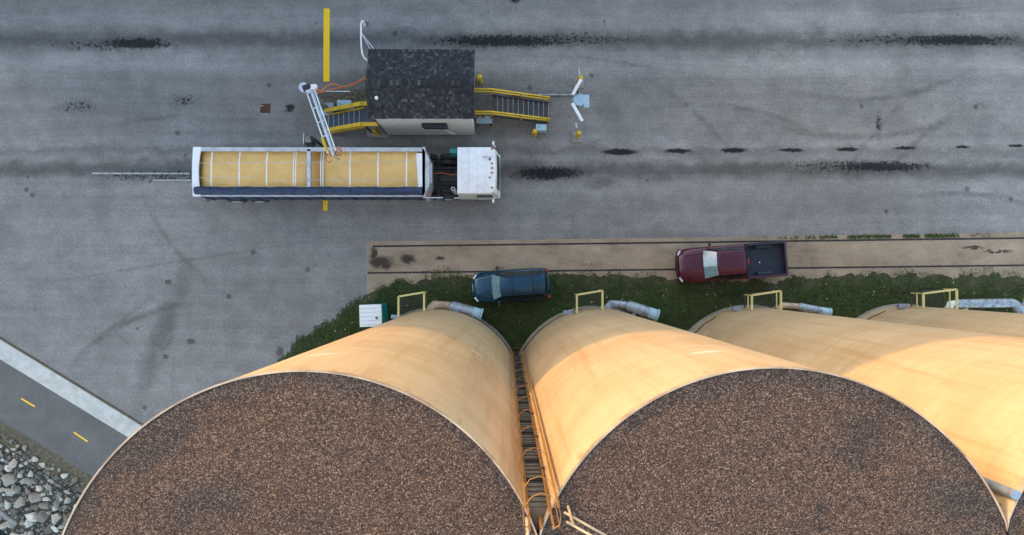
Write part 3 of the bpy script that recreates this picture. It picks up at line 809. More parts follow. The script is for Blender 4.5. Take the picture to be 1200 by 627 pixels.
# ---- guarded platforms and aeration fans at the silo feet
def platform(px0, px1, py_out, k, zf, lab, double):
    """small grated platform on the silo wall; rails 1.05 m high"""
    zr = zf + 1.05
    a = W(px0, py_out + 3, zr); b = W(px1, py_out - 2, zr)
    def wall_y(x): return SY[k] + math.sqrt(SR * SR - (x - SX[k]) ** 2) + .03
    x0, x1 = a.x, b.x; y0, y1 = a.y, b.y
    root = thing('wall_platform', lab, 'platform', ((x0 + x1) / 2, (y0 + y1) / 2, 0), 0, 'yellow railed platforms on the silo walls')
    wy0, wy1 = wall_y(x0), wall_y(x1)
    # grating: frame plus bars
    for (p, q) in (((x0, wy0), (x0, y0)), ((x0, y0), (x1, y1)), ((x1, y1), (x1, wy1))):
        m_ = MB(); m_.bar((*p, zf), (*q, zf), .05, .08); m_.build('deck_beam', M['dark_steel'], root)
    gm = MB(); n_ = 16
    for i in range(1, n_):
        f = i / n_; x = x0 + (x1 - x0) * f; m_ = gm.bar((x, wall_y(x), zf), (x, y0 + (y1 - y0) * f, zf), .012, .03)
    for i in range(1, 7):
        f = i / 7; gm.bar((x0, wy0 + (y0 - wy0) * f, zf + .004), (x1, wy1 + (y1 - wy1) * f, zf + .004), .012, .02)
    gm.build('grating', M['dark_steel'], root)
    w = .095
    for (p, q) in (((x0, wy0), (x0, y0)), ((x0, y0), (x1, y1)), ((x1, y1), (x1, wy1))):
        m_ = MB(); m_.bar((*p, zr), (*q, zr), w, w); m_.build('top_rail', M['pale_yellow'], root)
    for (p, q) in (((x0, wy0), (x0, y0)), ((x1, y1), (x1, wy1))):
        if double:
            m_ = MB(); m_.bar((*p, zr - .55), (*q, zr - .55), .05, .05); m_.build('mid_rail', M['pale_yellow'], root)
    for (p) in ((x0, y0), (x1, y1), (x0, wy0 + .04), (x1, wy1 + .04)):
        m_ = MB(); m_.bar((*p, zf), (*p, zr - w / 2), .05, .05); m_.build('post', M['pale_yellow'], root)
    for (p) in ((x0, y0), (x1, y1)):
        m_ = MB(); m_.bar((*p, 0), (*p, zf - .04), .06, .06); m_.build('leg', M['dark_steel'], root)
    # junction box and cable tray on the wall beside it
    xb = x0 - .35; wb = wall_y(xb); m_ = MB(); m_.box((xb, wb + .1, zf - .25), (.45, .2, .3)); m_.build('junction_box', M['galv'], root, bevel=.01)
platform(467, 497, 344.5, 0, 2.0, 'pale yellow railed platform on the silo nearest the road', False)
platform(676, 706, 342.5, 1, 2.0, 'pale yellow railed platform on the silo right of the ladder', False)
platform(881, 915, 343, 2, 2.0, 'pale yellow railed platform on the third silo along', True)
platform(1082, 1121, 341, 3, 2.0, 'pale yellow railed platform on the rightmost silo', True)

def fan(pts, r_, z, lab, m1, tail=True):
    """galvanised aeration duct: thin elbow from the wall into a fat fan housing"""
    P = [W(px, py, z) for px, py in pts]
    root = thing('aeration_fan', lab, 'fan', (P[2].x, P[2].y, 0), 0, 'galvanised aeration ducts at the silo feet')
    c1 = P[0].lerp(P[1], .75)
    m_ = MB(); m_.tube([P[0] + Vector((0, -.35, 0)), P[0], c1, P[1], P[1].lerp(P[2], .3), P[2]], r_ * .72, 16); m_.build('elbow_duct', M['cream_flash'] if m1 else M['galv_rusty'], root, smooth=True, auto=50)
    d = (P[3] - P[2]).normalized()
    m_ = MB(); m_.tube([P[2], P[2] + d * .12, P[3] - d * .02], [r_ * .74, r_, r_], 20); m_.build('fan_housing', M['galv'] if m1 else M['galv_rusty'], root, smooth=True, auto=40)
    for f in (.1, .55):
        q = P[2].lerp(P[3], f); m_ = MB(); m_.cyl(q, q + d * .05, r_ * 1.06, n=20); m_.build('clamp_band', M['galv'], root, smooth=True, auto=40)
    m_ = MB(); m_.cyl(P[3] - d * .45, P[3] - d * .02, r_ * 1.02, n=20); m_.build('motor_shroud', M['bluegrey'], root, smooth=True, auto=40)
    m_ = MB(); m_.cyl(P[3], P[3] + d * .09, r_ * 1.16, n=20); m_.build('end_flange', M['bluegrey'], root, smooth=True, auto=40)
    for f in (.2, .8):
        q = P[2].lerp(P[3], f); m_ = MB(); m_.box2((q.x - .04, q.y - r_ * .7, 0), (q.x + .04, q.y + r_ * .7, z - r_ * .72)); m_.build('stand', M['dark_steel'], root)
    q = P[2].lerp(P[3], .25); m_ = MB(); m_.cyl((q.x, q.y - r_ * .9, z), (q.x, q.y - r_ * 1.7, z - .02), r_ * .35, n=10); m_.build('inlet_stub', M['galv'], root)
fan([(503, 363), (509, 357), (527, 358.5), (563, 368.5)], .31, .85, 'galvanised aeration duct on the silo nearest the road', True)
fan([(711, 361), (716, 356), (734, 357.5), (769, 369)], .30, .85, 'rust flecked aeration duct right of the ladder silo platform', False)
fan([(913, 361), (917, 357.5), (935, 359), (971, 366)], .22, .85, 'slim galvanised duct at the third silo', True)
# long pipe on the last silo
q0, q1, q2, q3 = W(1110, 366, .9), W(1112, 356, .9), W(1186, 355, .9), W(1195, 363, .9)
lp = thing('long_duct', 'long rust flecked duct with an elbow along the rightmost silo', 'duct', (q1.x, q1.y, 0))
m_ = MB(); m_.tube([q0 + Vector((0, -.3, 0)), q0, q1 + Vector((.1, 0, 0)), q1 + Vector((.35, 0, 0))], .20, 16); m_.build('inlet_elbow', M['plastic'], lp, smooth=True, auto=50)
m_ = MB(); m_.tube([q1 + Vector((.3, 0, 0)), q2, q2 + Vector((.14, -.06, 0)), q3, q3 + Vector((.1, -.5, 0))], .25, 18); m_.build('duct', M['galv_rusty'], lp, smooth=True, auto=50)
m_ = MB(); m_.tube([q3 + Vector((.12, -.1, 0)), W(1204, 352, .9), W(1225, 352, .9)], .22, 16); m_.build('side_branch', M['galv'], lp, smooth=True, auto=50)
for f in (.3, .5, .8):
    q = q1.lerp(q2, f); m_ = MB(); m_.cyl(q, q + Vector((.06, 0, 0)), .27, n=18); m_.build('clamp_band', M['galv'], lp)
    m_ = MB(); m_.box2((q.x, q.y - .15, 0), (q.x + .06, q.y + .15, .68)); m_.build('stand', M['dark_steel'], lp)
q = W(1134, 356, 1.0); m_ = MB(); m_.cyl((q.x, q.y - .15, .8), (q.x, q.y - .5, .8), .13, n=12); m_.build('inlet_stub', M['pale_yellow'], lp)

# ---- portable toilet
zt = 2.2
a = W(421, 357, zt); b = W(447, 383, zt)
tl = thing('portable_toilet', 'white roofed teal portable toilet on the grass by the first silo', 'toilet', ((a.x + b.x) / 2, (a.y + b.y) / 2, 0), R(2))
hx, hy = (b.x - a.x) / 2, (a.y - b.y) / 2
m_ = MB(); m_.loft([[(-hx*.96, -hy*.96, .02), (hx*.96, -hy*.96, .02), (hx*.96, hy*.96, .02), (-hx*.96, hy*.96, .02)], [(-hx*.94, -hy*.94, zt - .16), (hx*.94, -hy*.94, zt - .16), (hx*.94, hy*.94, zt - .16), (-hx*.94, hy*.94, zt - .16)]]); m_.build('cabin', M['teal'], tl, bevel=.03, local=True)
m_ = MB(); m_.box((0, 0, zt - .10), (hx*2.0, hy*2.0, .12)); rf = m_.build('roof', M['plastic'], tl, bevel=.03, local=True)
for i in range(5):
    m_ = MB(); m_.box((0, -hy*.75 + i * hy*.375, zt - .015), (hx*1.9, .055, .035)); m_.build('rib', M['plastic'], rf, bevel=.012, local=True)
m_ = MB(); m_.cyl((hx*.55, -hy*.22, zt - .02), (hx*.55, -hy*.22, zt + .10), .05, n=12); m_.build('vent_pipe', M['black'], rf, local=True)
m_ = MB(); m_.box((hx*.97, 0, 1.0), (.03, hy*1.2, 1.7)); dr = m_.build('door', M['teal'], tl, bevel=.01, local=True)
m_ = MB(); m_.box((hx*.97 + .03, -hy*.4, 1.05), (.03, .05, .16)); m_.build('handle', M['black'], dr, local=True)

# ------------------------------------------------------------------ YARD MARKINGS AND SMALL GROUND THINGS
def strip(name, x0, y0, x1, y1, m, lab, z=.004):
    a = W(x0, y0); b = W(x1, y1)
    tag(sheet(name, [(a.x, b.y), (b.x, b.y), (b.x, a.y), (a.x, a.y)], z, m, lab), kind='structure')
strip('yellow_line', 379.3, 10, 386, 95.5, M['yellow_line'], 'long yellow line painted on the yard above the probe')
strip('yellow_line', 378.8, 224, 384, 247, M['yellow_line'], 'short yellow line sticking out below the trailer')
strip('white_line', 108, 202.3, 222, 204.2, M['white_line'], 'worn white line behind the trailer')
strip('white_line', 180, 210.5, 224, 212, M['white_line'], 'faint second white line behind the trailer')
q = W(311, 127); pl = thing('iron_plate', 'small rusty square iron plate in the asphalt left of the probe', 'plate', (q.x, q.y, 0))
m_ = MB(); m_.box((q.x, q.y, .012), (.55, .5, .02)); m_.build('plate', M['rust'], pl)
m_ = MB(); m_.box((q.x - .2, q.y + .14, .03), (.16, .06, .02)); m_.build('lifting_eye', M['cream_flash'], pl)
q = W(604, -2); bd = thing('tyre', 'old black tyre lying at the top edge of the yard', 'tyre', (q.x, q.y + .05, 0))
m_ = MB(); ringp = [(q.x + .22 * math.cos(i * math.pi / 8), q.y + .05 + .22 * math.sin(i * math.pi / 8), .1) for i in range(17)]
m_.tube(ringp, .09, 10, False); m_.build('tread', M['black'], bd, smooth=True)

def bollard(px, py, lab, h=.95, r_=.135, base=None):
    q = W(px, py, h * .8); q.z = 0
    b = thing('bollard', lab, 'bollard', q, 0, 'yellow guard bollards around the hut')
    m_ = MB(); m_.cyl((0, 0, .0), (0, 0, h), r_, n=16); m_.build('post', M['yellow'], b, smooth=True, auto=40, local=True)
    m_ = MB(); m_.tube([(0, 0, h), (0, 0, h + r_*.35), (0, 0, h + r_*.6)], [r_, r_*.8, r_*.3], 16); m_.build('domed_cap', M['yellow'], b, smooth=True, local=True)
    if base: m_ = MB(); m_.box((0, -.05, .05), (base, base, .10)); m_.build('concrete_base', M['concrete'], b, bevel=.02, local=True)
bollard(562, 91, 'yellow bollard by the upper right corner of the hut')
bollard(626.5, 154.5, 'yellow bollard beside the foot of the right stairs')
bollard(678, 156.5, 'yellow bollard below the blue scanner post', base=.6)
bollard(680, 92, 'yellow bollard above the blue scanner post', base=.55)
bollard(439.5, 153.5, 'yellow bollard on the concrete pad by the left stairs', base=None)
a = W(430, 146); b = W(456, 161); m_ = MB(); m_.prism([(a.x, b.y), (b.x + .1, b.y), (b.x - .3, a.y), (a.x, a.y)], 0, .08)
tag(m_.build('concrete_pad', M['concrete'], bevel=.02), 'square concrete pad at the lower left corner of the hut', 'pad')
# littered dirt patch under the probe post
dp = [W(372, 108), W(398, 104), W(432, 106), W(434, 122), (W(410, 130)), W(384, 132), W(372, 122)]
sheet('dirt_patch', [(p.x, p.y) for p in dp], .006, mat('littered_dirt', (.09, .072, .05), .95, var=.6, scale=7, dirt=(.24, .17, .07), dirt_amt=.8, dirt_scale=4, bump=.6), 'patch of dirt and spilled grain under the probe post')
# control pedestal beside the trailer
q = W(362.5, 164.5, 1.0); cp = thing('control_post', 'dark grey control post with bent black arm standing close to the trailer', 'post', (q.x, q.y, 0))
m_ = MB(); m_.cyl((0, 0, 0), (0, 0, 1.0), .07, n=10); m_.build('stem', M['dark_steel'], cp, local=True)
m_ = MB(); m_.box((0, .0, 1.12), (.34, .34, .30)); m_.build('box', M['concrete'], cp, bevel=.05, local=True)
m_ = MB(); m_.box((-.22, .05, 1.05), (.05, .62, .5)); m_.build('side_plate', M['alu'], cp, local=True)
m_ = MB(); m_.tube([(.1, .12, 1.2), (.3, .02, 1.15), (.48, -.12, .9), (.55, -.2, .3)], [.10, .11, .08, .06], 10); m_.build('bent_arm', M['black'], cp, smooth=True, local=True)  # bent black tube for the dark shape beside the box
m_ = MB(); m_.box((.05, -.3, .95), (.32, .26, .3)); m_.build('keypad', M['black'], cp, bevel=.03, local=True)

# ------------------------------------------------------------------ WEIGH HUT
ZE, ZR, ZF = 4.0, 4.75, 1.7
se = W(500, 138.5, ZE).y; ne = W(500, 58.5, ZE).y; xw = W(432, 100, ZE).x; xe = W(556, 100, ZE).x
yr = W(500, 97, ZR).y
OH = .2
wy0, wy1 = W(500, 157.5, 0.3).y, ne - OH; wx0, wx1 = W(454, 157, .3).x, W(556, 157, .3).x
hut = thing('weigh_hut', 'white scale house with charcoal shingle roof between two stairs', 'building', ((wx0 + wx1) / 2, (wy0 + wy1) / 2, 0))
ZW = .3
m_ = MB()
for (a, b) in (((wx0, wy0), (wx1, wy0 + .1)), ((wx0, wy1 - .1), (wx1, wy1)), ((wx0, wy0 + .1), (wx0 + .1, wy1 - .1)), ((wx1 - .1, wy0 + .1), (wx1, wy1 - .1))):
    m_.box2((*a, ZW), (*b, ZE - .04))
# gable triangles
for xg in (wx0 + .05, wx1 - .05):
    t3 = [(xg, wy0, ZE - .04), (xg, wy1, ZE - .04), (xg, yr, ZR - .1)]
    m_.add([(x - .05, y, z) for x, y, z in t3] + [(x + .05, y, z) for x, y, z in t3], [(0, 1, 2), (5, 4, 3), (0, 3, 4, 1), (1, 4, 5, 2), (2, 5, 3, 0)])
wl = m_.build('wall', M['offwhite'], hut)
m_ = MB(); m_.box2((wx0 + .1, wy0 + .1, ZF - .1), (wx1 - .1, wy1 - .1, ZF)); m_.build('floor', M['dark_steel'], hut)
m_ = MB(); m_.box2((wx0 + .15, wy0 + .15, 0), (wx1 - .15, wy1 - .15, ZW)); m_.build('foundation', M['concrete'], hut)
# siding laps on the visible wall
for i in range(11):
    z = ZW + .12 + i * .33; m_ = MB(); m_.box((((wx0 + wx1) / 2), wy0 - .008, z), (wx1 - wx0 - .01, .016, .30)); m_.build('siding_board', M['offwhite'], wl)
for xx in (wx0 - .012, wx1 + .012):
    m_ = MB(); m_.box((xx, wy0 - .012, (ZW + ZE) / 2), (.05, .06, ZE - ZW - .1)); m_.build('corner_trim', M['dark_steel'] if xx < wx0 else M['offwhite'], wl)
# south window with dark glass and a sloping hood
xa, xb = W(497, 150, 2.6).x, W(523, 150, 2.6).x
wd = MB(); wd.box2((xa, wy0 - .05, 1.95), (xb, wy0 - .018, 3.1)); wd = wd.build('window', M['glass'], hut)
for (u0, u1) in (((xa - .06, 1.89), (xb + .06, 1.95)), ((xa - .06, 3.1), (xb + .06, 3.16)), ((xa - .06, 1.95), (xa, 3.1)), ((xb, 1.95), (xb + .06, 3.1))):
    m_ = MB(); m_.box2((u0[0], wy0 - .07, u0[1]), (u1[0], wy0 - .018, u1[1])); m_.build('frame', M['black'], wd)
m_ = MB(); m_.box2((xa - .05, wy0 - .26, 3.17), (xb + .05, wy0 - .02, 3.21)); m_.build('hood', M['blackp'], wd)
m_ = MB(); m_.bar((xb - .1, wy0 - .1, 1.9), (xb + .35, wy0 - .18, 1.1), .05, .05); m_.build('speaker_arm', M['offwhite'], hut)
# roof deck and real shingles, course by course
def slope(y_eave, lab):
    sgn = 1 if y_eave > yr else -1
    m_ = MB(); L = abs(y_eave - yr)
    q = [(xw, yr, ZR - .05), (xe, yr, ZR - .05), (xe, y_eave, ZE - .05), (xw, y_eave, ZE - .05)]
    v = q + [(x, y, z + .04) for x, y, z in q]
    m_.add(v, [(0, 1, 2, 3), (7, 6, 5, 4), (0, 4, 5, 1), (1, 5, 6, 2), (2, 6, 7, 3), (3, 7, 4, 0)])
    return m_.build('roof_deck', M['dark_steel'], hut)
rr = random.Random(9)
rd1 = slope(se, 's'); rd2 = slope(ne, 'n')
for ye, par in ((se, rd1), (ne, rd2)):
    m_ = MB(); L = math.hypot(ye - yr, ZR - ZE); uy = (ye - yr) / L; uz = (ZE - ZR) / L
    nz = Vector((0, -uz, uy)); nz = nz if nz.z > 0 else -nz
    nc = int(round(L / .135)); ex = L / nc
    for c in range(nc):
        s1 = (c + 1) * ex + (.03 if c == nc - 1 else 0); s0 = c * ex - .02
        x = xw - .02 - rr.uniform(0, .12)
        while x < xe + .02:
            w_ = rr.choice((.09, .12, .15, .18)); xa_, xb_ = max(x, xw - .02), min(x + w_ - .006, xe + .02); x += w_
            if xb_ - xa_ < .03: continue
            lift = rr.uniform(.012, .028); e1 = s1 + rr.uniform(-.012, .012)
            P0 = Vector((0, yr + uy * s0, ZR + uz * s0)) + nz * .006; P1 = Vector((0, yr + uy * e1, ZR + uz * e1)) + nz * lift; P2 = Vector((0, yr + uy * e1, ZR + uz * e1)) - nz * .005
            m_.add([(xa_, P0.y, P0.z), (xb_, P0.y, P0.z), (xb_, P1.y, P1.z), (xa_, P1.y, P1.z), (xa_, P2.y, P2.z), (xb_, P2.y, P2.z)], [(0, 1, 2, 3) if uy < 0 else (3, 2, 1, 0), (3, 2, 5, 4)])
    o = m_.build('shingles', M['shingle'], par); o['kind'] = 'stuff'
rc = MB(); x = xw - .02
while x < xe:
    w_ = .15; b = min(x + w_ - .008, xe + .02); l_ = rr.uniform(.0, .012)
    rc.add([(x, yr - .14, ZR + .0), (b, yr - .14, ZR + .0 + l_), (b, yr, ZR + .045 + l_), (x, yr, ZR + .045), (b, yr + .14, ZR + .0 + l_), (x, yr + .14, ZR)], [(0, 1, 2, 3), (3, 2, 4, 5)]); x += w_
o = rc.build('ridge_cap', M['shingle'], hut); o['kind'] = 'stuff'
for ye in (se, ne):
    m_ = MB(); m_.box(((xw + xe) / 2, ye, ZE - .06), (xe - xw, .03, .12)); m_.build('fascia', M['alu'], hut)
q = W(441, 115, 4.6); vp = MB(); vp.box((q.x + .05, q.y - .12, 4.38), (.3, .55, .05)); vp = vp.build('vent_flashing', M['dark_steel'], hut)
m_ = MB(); m_.cyl((q.x, q.y, 4.3), (q.x, q.y, 4.75), .06, .06, 12); m_.build('vent_pipe', M['alu'], vp)
m_ = MB(); m_.cyl((q.x + .03, q.y - .02, 4.75), (q.x + .03, q.y - .02, 4.77), .09, .02, 12); m_.build('vent_cap', M['plastic'], vp)

# ---- stairs
def stairs(name, lab, xt, xb, y0, y1, ztop, n_, mt, rail_kind, xland):
    """straight steel stair from (xt, ztop) down to (xb, 0); landing between xt and xland"""
    root = thing(name, lab, 'stairs', ((xt + xb) / 2, (y0 + y1) / 2, 0), 0, 'stairs either side of the weigh hut')
    ym = (y0 + y1) / 2; w_ = abs(y1 - y0)
    tm = None; run = (xb - xt) / n_
    for i in range(n_):
        x = xt + run * (i + .5); z = ztop * (1 - (i + 1) / (n_ + 1))
        m_ = MB(); m_.box((x, ym, z - .02), (abs(run) * .92, w_ - .1, .04)); st = m_.build('step', mt, root)
        m_ = MB(); m_.box((x + run * .46, ym, z + .004), (.035 if rail_kind == 'solid' else .028, w_ - .1, .02)); m_.build('nosing', M['nosing'] if rail_kind == 'solid' else M['galv'], st)
    sl = Vector((xb - xt, 0, -ztop)).normalized()
    for yy in (y0, y1):
        m_ = MB(); m_.bar((xt, yy, ztop - .08), (xb, yy, .04), .05, .24); m_.build('stringer', M['yellow'] if rail_kind == 'solid' else M['dark_steel'], root)
    m_ = MB(); m_.box(((xt + xland) / 2, ym, ztop - .03), (abs(xland - xt), w_, .06)); m_.build('landing', mt, root)
    for xx in (xt + .05 * (1 if xb < xt else -1), xland):
        for yy in (y0 + .05, y1 - .05):
            m_ = MB(); m_.bar((xx, yy, 0), (xx, yy, ztop - .06), .07, .07); m_.build('leg', M['dark_steel'], root)
    for yy in (y0, y1):
        o_ = -.03 if yy == min(y0, y1) else .03
        if rail_kind == 'solid':
            m_ = MB(); m_.bar((xt, yy + o_, ztop + .78), (xb, yy + o_, .92), .20, .12); m_.build('guard_panel', M['yellow'], root)
            m_ = MB(); m_.bar((xland, yy + o_, ztop + .78), (xt, yy + o_, ztop + .78), .20, .12); m_.build('guard_panel', M['yellow'], root)
        else:
            for dz, r_ in ((1.0, .045), (.52, .04)):
                m_ = MB(); m_.tube([(xland, yy + o_, ztop + dz), (xt, yy + o_, ztop + dz), (xb, yy + o_, .12 + dz)], r_, 8); m_.build('handrail', M['yellow'], root, smooth=True)
        for f in (0, .5, .98):
            x = xt + (xb - xt) * f; z = ztop * (1 - f) + .04
            m_ = MB(); m_.bar((x, yy + o_, z - .05), (x, yy + o_, z + (.9 if rail_kind == 'solid' else .96)), .05, .05); m_.build('rail_post', M['yellow'], root)
    return root
yl0, yl1 = W(400, 151, 1.2).y + .0, W(400, 129, 1.2).y
stairs('hut_stairs', 'steel stairs with solid yellow guards left of the hut', W(427, 130, ZF).x, W(385, 140, .2).x, yl0, yl1, ZF, 7, M['stair'], 'solid', wx0 - .02)
yr0, yr1 = W(600, 138, 1.2).y, W(600, 114, 1.2).y
stairs('hut_stairs', 'long brown stairs with double yellow handrails right of the hut', W(577, 125, ZF).x, W(643, 130, .1).x, yr0, yr1, ZF, 11, M['stair_brown'], 'pipe', wx1 + .02)
# doors onto the landings
for xx, yy, nm in ((wx0 - .02, (yl0 + yl1) / 2, 'w'), (wx1 + .02, (yr0 + yr1) / 2, 'e')):
    m_ = MB(); m_.box((xx, yy, ZF + 1.0), (.04, .85, 2.0)); d_ = m_.build('door', M['bluegrey'], hut)
    m_ = MB(); m_.box((xx + (.04 if nm == 'e' else -.04), yy + .32, ZF + 1.0), (.05, .04, .12)); m_.build('handle', M['chrome'], d_)
# meter bench with two round gauges by the right landing
a = W(557, 133, 1.0); b = W(577, 144, 1.0)
mb = thing('meter_bench', 'blue bench with two orange rimmed meters under the right landing', 'bench', ((a.x + b.x) / 2 + .05, (a.y + b.y) / 2, 0))
m_ = MB(); m_.box2((a.x + .05, b.y, .82), (b.x, a.y - .05, .9)); m_.build('top', M['bluegrey'], mb, bevel=.01)
for x in (a.x + .12, b.x - .08):
    for y in (b.y + .08, a.y - .12):
        m_ = MB(); m_.bar((x, y, 0), (x, y, .82), .06, .06); m_.build('leg', M['dark_steel'], mb)
for px in (559.5, 566):
    q = W(px, 135, 1.05); m_ = MB(); m_.cyl((q.x, q.y, .9), (q.x, q.y, 1.05), .13, n=16); mt_ = m_.build('meter', M['black'], mb)
    m_ = MB(); m_.tube([(q.x + .13 * math.cos(i * math.pi / 8), q.y + .13 * math.sin(i * math.pi / 8), 1.06) for i in range(17)], .022, 6, False); m_.build('rim', mat('tan_rim', (.5, .3, .15), .5), mt_, smooth=True)
# cabinets
def cabinet(px0, py0, px1, py1, z, lab, name='electric_cabinet'):
    a = W(px0, py0, z); b = W(px1, py1, z)
    r_ = thing(name, lab, 'cabinet', ((a.x + b.x) / 2, (a.y + b.y) / 2, 0))
    m_ = MB(); m_.box2((a.x, b.y, .06), (b.x, a.y, z - .03)); m_.build('box', M['bluegrey'], r_, bevel=.015)
    m_ = MB(); m_.box2((a.x - .02, b.y - .02, z - .03), (b.x + .02, a.y + .02, z)); lid = m_.build('lid', M['bluegrey'], r_, bevel=.01)
    m_ = MB(); m_.box2((a.x + .1, (a.y + b.y) / 2, z), (a.x + .18, (a.y + b.y) / 2 + .04, z + .02)); m_.build('latch', M['dark_steel'], lid)
    m_ = MB(); m_.box2((a.x + .05, b.y + .05, 0), (b.x - .05, a.y - .05, .06)); m_.build('plinth', M['concrete'], r_)
cabinet(395.5, 117.5, 411, 127, 1.1, 'pale blue electric cabinet above the left stairs')
cabinet(628.5, 146, 640, 152.5, .9, 'pale blue box at the foot of the right stairs')
q = W(386, 124, .6); ac = thing('motor_unit', 'small grey motor beside the probe post', 'motor', (q.x, q.y, 0))
m_ = MB(); m_.cyl((q.x - .2, q.y, .35), (q.x + .2, q.y, .35), .2, n=14); m_.build('body', M['galv'], ac, smooth=True, auto=40)
m_ = MB(); m_.box((q.x, q.y, .08), (.5, .35, .16)); m_.build('base', M['dark_steel'], ac)
# ground conduit from the right stairs to the scanner
a = W(586, 111.5, .08); b = W(672, 111, .08); cc_ = thing('ground_conduit', 'straight grey conduit pipe from the stairs to the blue scanner', 'pipe', a)
m_ = MB(); m_.tube([a, b], .05, 8); m_.build('pipe', M['galv'], cc_, smooth=True)
for f in (.2, .5, .8):
    q = a.lerp(b, f); m_ = MB(); m_.box((q.x, q.y, .05), (.06, .2, .1)); m_.build('clip', M['dark_steel'], cc_)

# ---- scanner post right of the hut
c0 = W(679, 117, 1.1); sc = thing('scanner_post', 'pale blue scanner with two white arms between bollards right of the hut', 'scanner', (c0.x, c0.y, 0))
m_ = MB(); m_.cyl((c0.x, c0.y, 0), (c0.x, c0.y, 1.0), .12, n=14); m_.build('mast', M['bluegrey'], sc)
m_ = MB(); m_.tube([(c0.x, c0.y, .95), (c0.x, c0.y, 1.05), (c0.x, c0.y, 1.12)], [.30, .36, .30], 20)
o = m_.build('disc_head', M['bluegrey'], sc, smooth=True, auto=40, local=False)
q = W(687, 119, 1.0); m_ = MB(); m_.box((q.x, q.y, .85), (.3, .72, .5)); m_.build('control_box', M['bluegrey'], sc, bevel=.02)
for p0, p1 in (((681, 93, 1.35), (671, 111, 1.35)), ((670.5, 121, 1.35), (682.5, 142, 1.35))):
    a = W(*p0); b = W(*p1); m_ = MB(); m_.bar(a, b, .17, .10); m_.build('arm', M['white'], sc, bevel=.02)
    m_ = MB(); m_.bar(a.lerp(b, .5) + Vector((0, 0, -.05)), (c0.x, c0.y, .9), .06, .06); m_.build('strut', M['dark_steel'], sc)
a = W(678, 79, 1.6); b = W(679, 88, 1.35); m_ = MB(); m_.tube([a, b], .04, 8); m_.build('aerial', M['alu'], sc)
a = W(675, 144, .6); b = W(676, 150, .6); m_ = MB(); m_.bar(a, b, .1, .08); m_.build('cable_guard', M['alu'], sc)

# ---- white pipe mast at the hut's upper left corner
mp = thing('pipe_mast', 'bent white pipe with stay wires at the upper left hut corner', 'pipe mast', (wx0 - .3, wy1 - .4, 0))
zp = 3.6
path = [W(436, 72, zp - .3), W(431, 71, zp), W(427, 68, zp), W(424.5, 63, zp), W(423.3, 54, zp + .1), W(423, 40, zp + .2), W(423, 28, zp + .3), W(424, 24.5, zp + .3), W(426, 25, zp + .2), W(426.5, 28, zp)]
m_ = MB(); m_.tube(path, .045, 8); m_.build('pipe', M['plastic'], mp, smooth=True)
for p in ((440, 60), (435, 60)):
    m_ = MB(); m_.tube([W(423, 38, zp + .2), W(*p, ZE - .1)], .018, 6); m_.build('stay_wire', M['alu'], mp)
m_ = MB(); q = W(426.5, 28, zp - .1); m_.cyl((q.x, q.y, q.z - .12), (q.x, q.y, q.z + .08), .07, .05, 10); m_.build('nozzle', M['plastic'], mp)
m_ = MB(); q = W(431, 71, zp); m_.cyl((q.x, q.y, 0), (q.x, q.y, zp), .04, n=8); m_.build('riser', M['plastic'], mp)

# ---- grain probe
pb = W(383, 128, 0); zt = 4.3
pr = thing('grain_probe', 'silver truck probe boom on a grey post reaching over the trailer', 'grain probe', pb)
top = W(367, 106.5, zt)
m_ = MB(); m_.tube([pb, (pb.x, pb.y, 2), (pb.x, pb.y, zt - .15)], [.20, .17, .15], 16); m_.build('post', M['galv'], pr, smooth=True, auto=40)
m_ = MB(); m_.box((pb.x, pb.y, .03), (.7, .7, .06)); m_.build('base_plate', M['bluegrey'], pr)
hp = Vector((pb.x, pb.y, zt)); e0 = W(363, 104, zt + .1); e1 = W(389, 178, zt + .1)
m_ = MB(); m_.cyl((pb.x, pb.y, zt - .15), (pb.x, pb.y, zt + .1), .24, n=18); m_.build('turntable', M['alu'], pr, smooth=True, auto=40)
m_ = MB(); m_.bar((pb.x, pb.y, zt), e0 + (e1 - e0) * .06, .22, .24); m_.build('head_bracket', M['alu'], pr)
dv = (e1 - e0).normalized(); nv = Vector((-dv.y, dv.x, 0))
for off, r_, mm_ in ((-.20, .032, 'white'), (0.02, .055, 'alu'), (.20, .032, 'white'), (.10, .022, 'bluegrey')):
    m_ = MB(); m_.tube([e0 + nv * off, e1 + nv * off], r_, 10); m_.build('boom_tube', M[mm_], pr, smooth=True, auto=40)
for f in (.05, .3, .52, .74, .95):
    q = e0.lerp(e1, f); m_ = MB(); m_.bar(q - nv * .23, q + nv * .23, .05, .08); m_.build('cross_tie', M['alu'], pr)
q = e0.lerp(e1, .86); m_ = MB(); m_.bar(q + nv * -.22 - dv * .35, q + nv * -.22 + dv * .35, .13, .13); m_.build('ram_cover', M['yellow'], pr)
m_ = MB(); m_.cyl(e0 - nv * .3 - dv * .1, e0 + nv * .1 - dv * .1, .16, n=14); m_.build('hose_reel', M['black'], pr, smooth=True, auto=40)
m_ = MB(); m_.box(e0 + nv * .22, (.3, .26, .26)); m_.build('valve_block', M['white'], pr, bevel=.03)
m_ = MB(); m_.tube([e1, e1 + dv * .18 + Vector((0, 0, -.1)), e1 + dv * .2 + Vector((0, 0, -1.1))], [.08, .07, .05], 10); m_.build('probe_lance', M['alu'], pr, smooth=True)
def loop(cx, cy, z, rx, ry, name='hose_loop'):
    c = W(cx, cy, z); m_ = MB(); m_.tube([(c.x + rx * math.cos(i * math.pi / 10), c.y + ry * math.sin(i * math.pi / 10), z + .1 * math.sin(i * math.pi / 10 * 2)) for i in range(19)], .028, 6); m_.build(name, M['orange'], pr, smooth=True)
loop(385, 184, 4.1, .12, .26); loop(396, 177, 4.1, .20, .22); loop(396.5, 178, 4.15, .12, .16)
